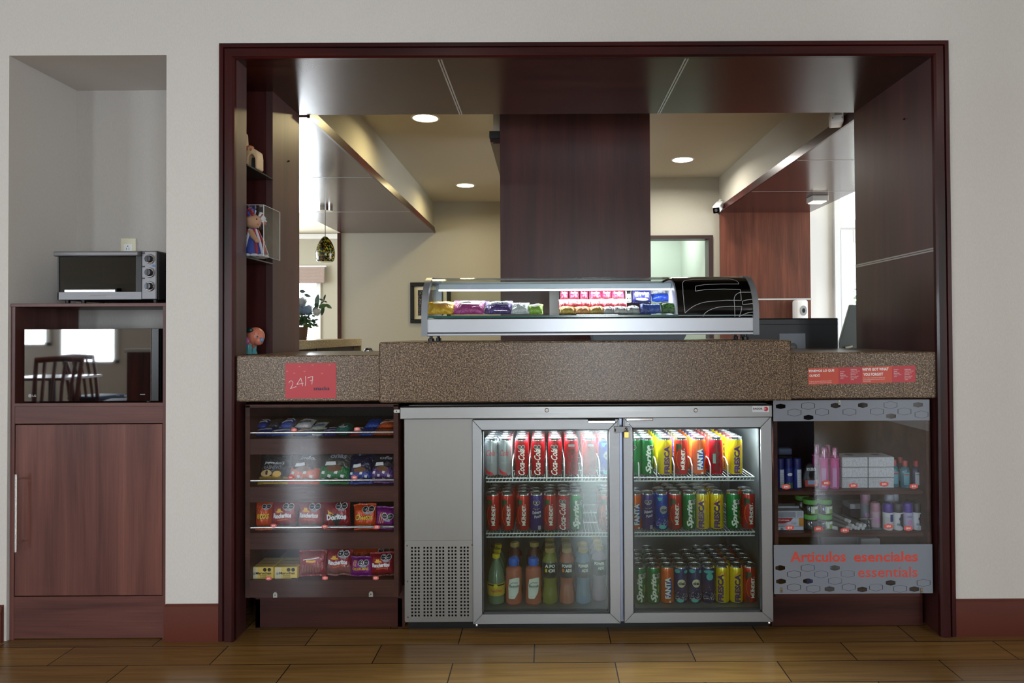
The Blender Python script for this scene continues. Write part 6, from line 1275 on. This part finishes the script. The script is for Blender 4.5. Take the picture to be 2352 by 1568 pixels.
m = MB(); m.lathe([(0, 0), (.026, 0), (.03, .003), (0, .003)], GRY, T=Matrix.Translation((b-.045, YR-.1415, PZ(1848, 713, YR-.14))) @ Matrix.Rotation(PI/2, 4, 'X') @ Matrix.Scale(1.5, 4, (0, 1, 0)), n=24); m.lathe([(0, .003), (.013, .003), (.013, .006), (0, .006)], DARKV, T=Matrix.Translation((b-.045, YR-.14, PZ(1848, 713, YR-.14))) @ Matrix.Rotation(PI/2, 4, 'X') @ Matrix.Scale(1.6, 4, (0, 1, 0)), n=20); build('window_oval', m, T5)
# ================================================================== NICHE CABINET AND APPLIANCES
YN = .012; K0, K1 = NL+.003, NR-.002; zn = lambda py, Y=YN: PZ(200, py, Y)
C = thing('niche_cabinet', ((K0+K1)/2, .2, 0), 'reddish walnut cabinet with an open bay in the left wall niche', 'cabinet')
ws = .0165
m = MB(); m.box(K0, K0+ws, YN, .385, 0, zn(704), CAB); m.box(K1-ws, K1, YN, .385, 0, zn(704), CAB); m.box(K0+ws, K1-ws, .37, .385, .0, zn(926), CAB); build('carcass', m, C)
m = MB(); m.box(K0, K1, YN-.004, .39, zn(704), zn(696.5), CABX, .001); build('top', m, C)
m = MB(); m.box(K0+ws, K1-ws, YN, .37, zn(933), zn(925.5), CABX); build('shelf', m, C)
m = MB(); m.box(K0+ws, K1-ws, YN+.001, YN+.017, zn(972), zn(933.6), CABX); build('rail', m, C)
m = MB(); m.box(K0+ws, K1-ws, YN+.001, YN+.017, .004, zn(1369.5), CABX); build('plinth', m, C)
m = MB(); m.box(K0+ws+.004, K1-ws-.0015, YN-.001, YN+.016, zn(1367), zn(974.5), CAB, .0008); dr = build('door', m, C)
xh = PX(54, 1180, YN); m = MB(); m.tube([(xh, YN-.038, zn(1266, -.026)), (xh, YN-.038, zn(1088, -.026))], .006, CHROME, 14)
for py in (1100, 1246): m.tube([(xh, YN-.038, zn(py, -.026)), (xh, YN, zn(py, -.026))], .004, CHROME, 10)
build('handle', m, dr)
# microwave
ya = .03; a, b, c, d = PX(55.5, 840, ya), PX(347, 840, ya), PZ(200, 921.5, ya), PZ(200, 755, ya)
zb0 = zn(925.5)
MW = thing('microwave', ((a+b)/2, .17, zb0), 'black mirrored microwave in the open bay of the walnut cabinet', 'microwave')
m = MB(); xr_ = PX(367, 840, ya+.01); m.box(a+.002, xr_, ya+.014, .33, c, d, BLACK, .004); build('body', m, MW)
m = MB(); m.box(a, b, ya, ya+.013, c, d, M('mirror_black_glass', (10, 10, 12), .02, spec=1.), .0012); 
mm = m.mats[0].node_tree.nodes['Principled BSDF']; mm.inputs['IOR'].default_value = 2.1; mm.inputs['Coat Weight'].default_value = .6; mm.inputs['Coat Roughness'].default_value = .01
mdo = build('door', m, MW)
m = MB(); f = lambda u, v: Vector((u, ya-.0006, v)); gx, gz = P(69, 908.5, ya); m.decal(ell(gx, gz, .0072, .0072, 20), GRY, f, 1); m.decal(text('LG', gx+.017, gz, .0145, .009, .03), GRY, f, 1)
zx, zz_ = P(288, 908, ya); m.decal(text('10', zx, zz_, .010, .009, .02), M('print_dim', (110, 120, 130), .4), f, 1); m.decal(text('Inverter', PX(272, 908, ya), zz_, .015, .003), M('print_dim'), f, 1); m.decal(stroke([(PX(322, 907, ya), zz_+.004), (PX(333, 907, ya), zz_+.004)], .003), M('print_dim'), f, 1)
build('logo', m, mdo)
m = MB(); m.box(b+.001, xr_, ya+.002, ya+.016, c, d, M('control_black', (12, 12, 14), .25), .001); build('side_strip', m, MW)
for xx in (a+.03, b-.03): m = MB(); m.lathe([(.012, 0), (.012, c-zb0)], BLACK, (xx, .07, zb0), 12); build('foot', m, MW)
# toaster oven
yo = .05; zt0 = zn(696.5); a, b, c, d = PX(130, 640, yo), PX(359, 640, yo), PZ(245, 688, yo), PZ(245, 577, yo); xm = PX(325, 640, yo)
TO = thing('toaster_oven', ((a+b)/2, .2, zt0), 'silver and black toaster oven on top of the walnut cabinet', 'toaster oven')
m = MB(); BK2 = M('oven_black', (20, 20, 22), .4)
m.box(a+.002, b+.004, yo+.012, yo+.03, c, c+.012, BK2); m.box(a+.002, b, yo+.012, yo+.28, d-.012, d+.002, BK2, .003); m.box(a+.002, a+.012, yo+.012, yo+.28, c, d, BK2); m.box(xm, b+.003, yo+.012, yo+.28, c, d, BK2, .003); m.box(a, b, yo+.27, yo+.28, c, d, BK2); m.box(a, b, yo+.012, yo+.28, c, c+.008, BK2)
for k in range(9): m.box(b+.002, b+.0038, yo+.06, yo+.11, d-.03-k*.012, d-.026-k*.012, DARKV)
build('body', m, TO)
OS = brushed('oven_silver', (138, 138, 142), .5)
m = MB(); m.box(a+.002, xm-.001, yo+.002, yo+.012, c, PZ(245, 670, yo), OS, .001); m.box(a+.002, a+.007, yo+.002, yo+.012, c, d-.012, BK2); m.box(xm-.024, xm-.001, yo+.002, yo+.012, PZ(245, 670, yo), d-.012, BK2)
od = build('door', m, TO)
m = MB(); m.box(a+.006, xm-.022, yo+.005, yo+.009, PZ(245, 670, yo), d-.012, thin_glass('oven_glass', (150, 150, 150), 1.2, .01, .02)); build('window', m, od)
m = MB(); m.prism([(a-.004, yo-.012), (a+.004, yo-.022), (xm-.006, yo-.022), (xm+.0, yo-.012), (xm, yo+.004), (a-.004, yo+.004)], PZ(245, 588.5, yo), PZ(245, 578, yo), OS, axis='Z', bev=.0015); build('handle', m, od)
m = MB(); m.decal(text('Hamilton Beach', PX(227, 678, yo), PZ(227, 678, yo), .07, .0055, .0, .2), GRY, lambda u, v: Vector((u, yo+.0014, v)), 1); build('logo', m, od)
m = MB()
for zz_ in (c+.035, c+.065):
    for k in range(14): m.tube([(a+.014, yo+.03+k*.018, zz_), (xm-.01, yo+.03+k*.018, zz_)], .0014, CHROME, 5)
build('rack', m, TO)
m = MB(); m.box(xm, b, yo, yo+.012, c, d, OS, .003)
for k, py in enumerate((581, 612, 639)): m.box(xm+.003, xm+.014, yo-.0004, yo+.001, PZ(330, py+1.5, yo), PZ(330, py-1.5, yo), INKD)
m.decal(ell(PX(353, 610, yo), PZ(353, 610, yo), .0075, .005, 16), M('badge_blue', (70, 110, 150), .4), lambda u, v: Vector((u, yo-.0006, v)), 1)
cp = build('control_panel', m, TO)
for py in (594.5, 625.5, 657): x_, z_ = P(341.5, py, yo-.01); m = MB(); m.lathe([(.0205, 0), (.0195, .004), (.0175, .006)], CHROME, T=Matrix.Translation((x_, yo, z_)) @ Matrix.Rotation(PI/2, 4, 'X'), n=28); m.lathe([(.015, .005), (.0135, .018), (.012, .020), (0, .020)], M('knob_dark_chrome', (90, 92, 98), .15, 1.), T=Matrix.Translation((x_, yo, z_)) @ Matrix.Rotation(PI/2, 4, 'X'), n=28); m.box(-.002, .002, -.0225, -.018, -.011, .011, BLACK, T=Matrix.Translation((x_, yo, z_))); build('knob', m, cp)
for xx, y2 in ((a+.025, yo+.03), (a+.09, yo+.03), (b-.02, yo+.03), (a+.025, yo+.25), (b-.02, yo+.25)): m = MB(); m.lathe([(.008, 0), (.01, c-zt0)], BLACK, (xx, y2, zt0), 12); build('foot', m, TO)
# outlet
Yo = .398; a, c, b, d = frontrect(278, 547, 314, 596, Yo)
m = MB(); m.box(a, b, Yo-.006, Yo+.002, c, d, M('outlet_cream', (222, 216, 190), .4), .003); w_, h_ = b-a, d-c; f = lambda e: (lambda u, v: Vector((a+u, Yo-.0064-e, c+v)))
m.box(a+w_*.22, b-w_*.22, Yo-.008, Yo-.005, c+h_*.12, d-h_*.27, WHITE, .001)
for u, v, hh in ((.42, .5, .1), (.58, .5, .12)): m.decal(rect(w_*u-.001, h_*v-h_*hh/2, w_*u+.001, h_*v+h_*hh/2), INKD, f(.002), 1)
m.decal(ell(w_*.5, h_*.62, .0028, .0028, 12), INKD, f(.002), 1)
ot = build('power_outlet', m, None, 'cream power outlet on the niche wall above the toaster oven', 'outlet')
# ================================================================== DINING FURNITURE ON THE CAMERA'S SIDE (seen mirrored in the dark glass)
CW = wood('chair_wood', (70, 26, 16), (110, 44, 26), (150, 66, 38), 'Z', .3); SEATB = M('seat_blue', (40, 62, 92), .7)
def chair(x, y, yaw, label):
    T = Matrix.Translation((x, y, 0)) @ Matrix.Rotation(yaw, 4, 'Z'); t = thing('dining_chair', (x, y, 0), label, 'chair', 'wooden dining chairs')
    def bx(nm, *a_, mt=CW, bev=.006): m = MB(); m.box(*a_, mt, bev, T=T); return build(nm, m, t)
    bx('seat', -.22, .22, -.21, .21, .44, .485, mt=SEATB, bev=.015); bx('seat_frame', -.21, .21, -.2, .2, .40, .44)
    for s in (-1, 1):
        bx('leg', s*.19-.02, s*.19+.02, -.19, -.15, 0, .42); m = MB(); m.tube([(s*.19, .2, 0), (s*.19, .19, .45), (s*.2, .23, .75), (s*.21, .28, .97)], [.02, .022, .02, .018], CW, 10, T=T); build('leg', m, t)
    m = MB(); m.tube([(-.22+.44*k/8, .28+.03*math.sin(PI*k/8), .95+.012*math.sin(PI*k/8)) for k in range(9)], .03, CW, 8, T=T); build('top_rail', m, t)
    for k in range(4): m = MB(); u = -.13+.0867*k; m.tube([(u, .2, .46), (u, .235, .7), (u*1.1, .3, .93)], .016, CW, 6, T=T); build('slat', m, t)
for x_, y_, w_, lb in ((-4.95, -4.1, PI-.2, 'wooden dining chair nearest the counter wall, mirrored at the left of the microwave door'), (-4.7, -5.0, -PI/2-.3, 'wooden dining chair beyond the nearest one, mirrored in the microwave door'), (-5.4, -5.6, .2, 'wooden dining chair at the far side of the table'), (-6.1, -4.6, PI/2, 'wooden dining chair at the left side of the table')): chair(x_, y_, w_, lb)
m = MB(); m.box(-5.75, -5.05, -5.15, -4.5, .73, .76, CW, .004); m.lathe([(.24, 0), (.24, .02), (.04, .05), (.035, .73)], BLACK, (-5.4, -4.83, 0), 24); build('dining_table', m, None, 'square wooden dining table among the chairs', 'table')
m = MB(); m.box(-4.45, -3.95, -4.7, -4.6, 0, 1.02, CW, .004); m.box(-4.47, -3.93, -4.72, -4.58, 1.02, 1.06, WHITE, .006); build('partition', m, None, 'low dark wooden partition with a pale cap, mirrored at the right of the microwave door', 'partition')

m = MB(); m.box(1.3, 2.2, -3.35, -2.92, 0, 2.15, PANEL, .004); ar = build('dark_reflection_cabinet', m, None, 'tall dark wooden cabinet added out of view, darkens the right fridge door reflection', 'cabinet')  # unseen cabinet added so the right-hand glass reflects something dark
for xx in (1.74, 1.76): m = MB(); m.tube([(xx, -2.9, 1.0), (xx, -2.9, 1.25)], .005, CHROME, 8); build('handle', m, ar)
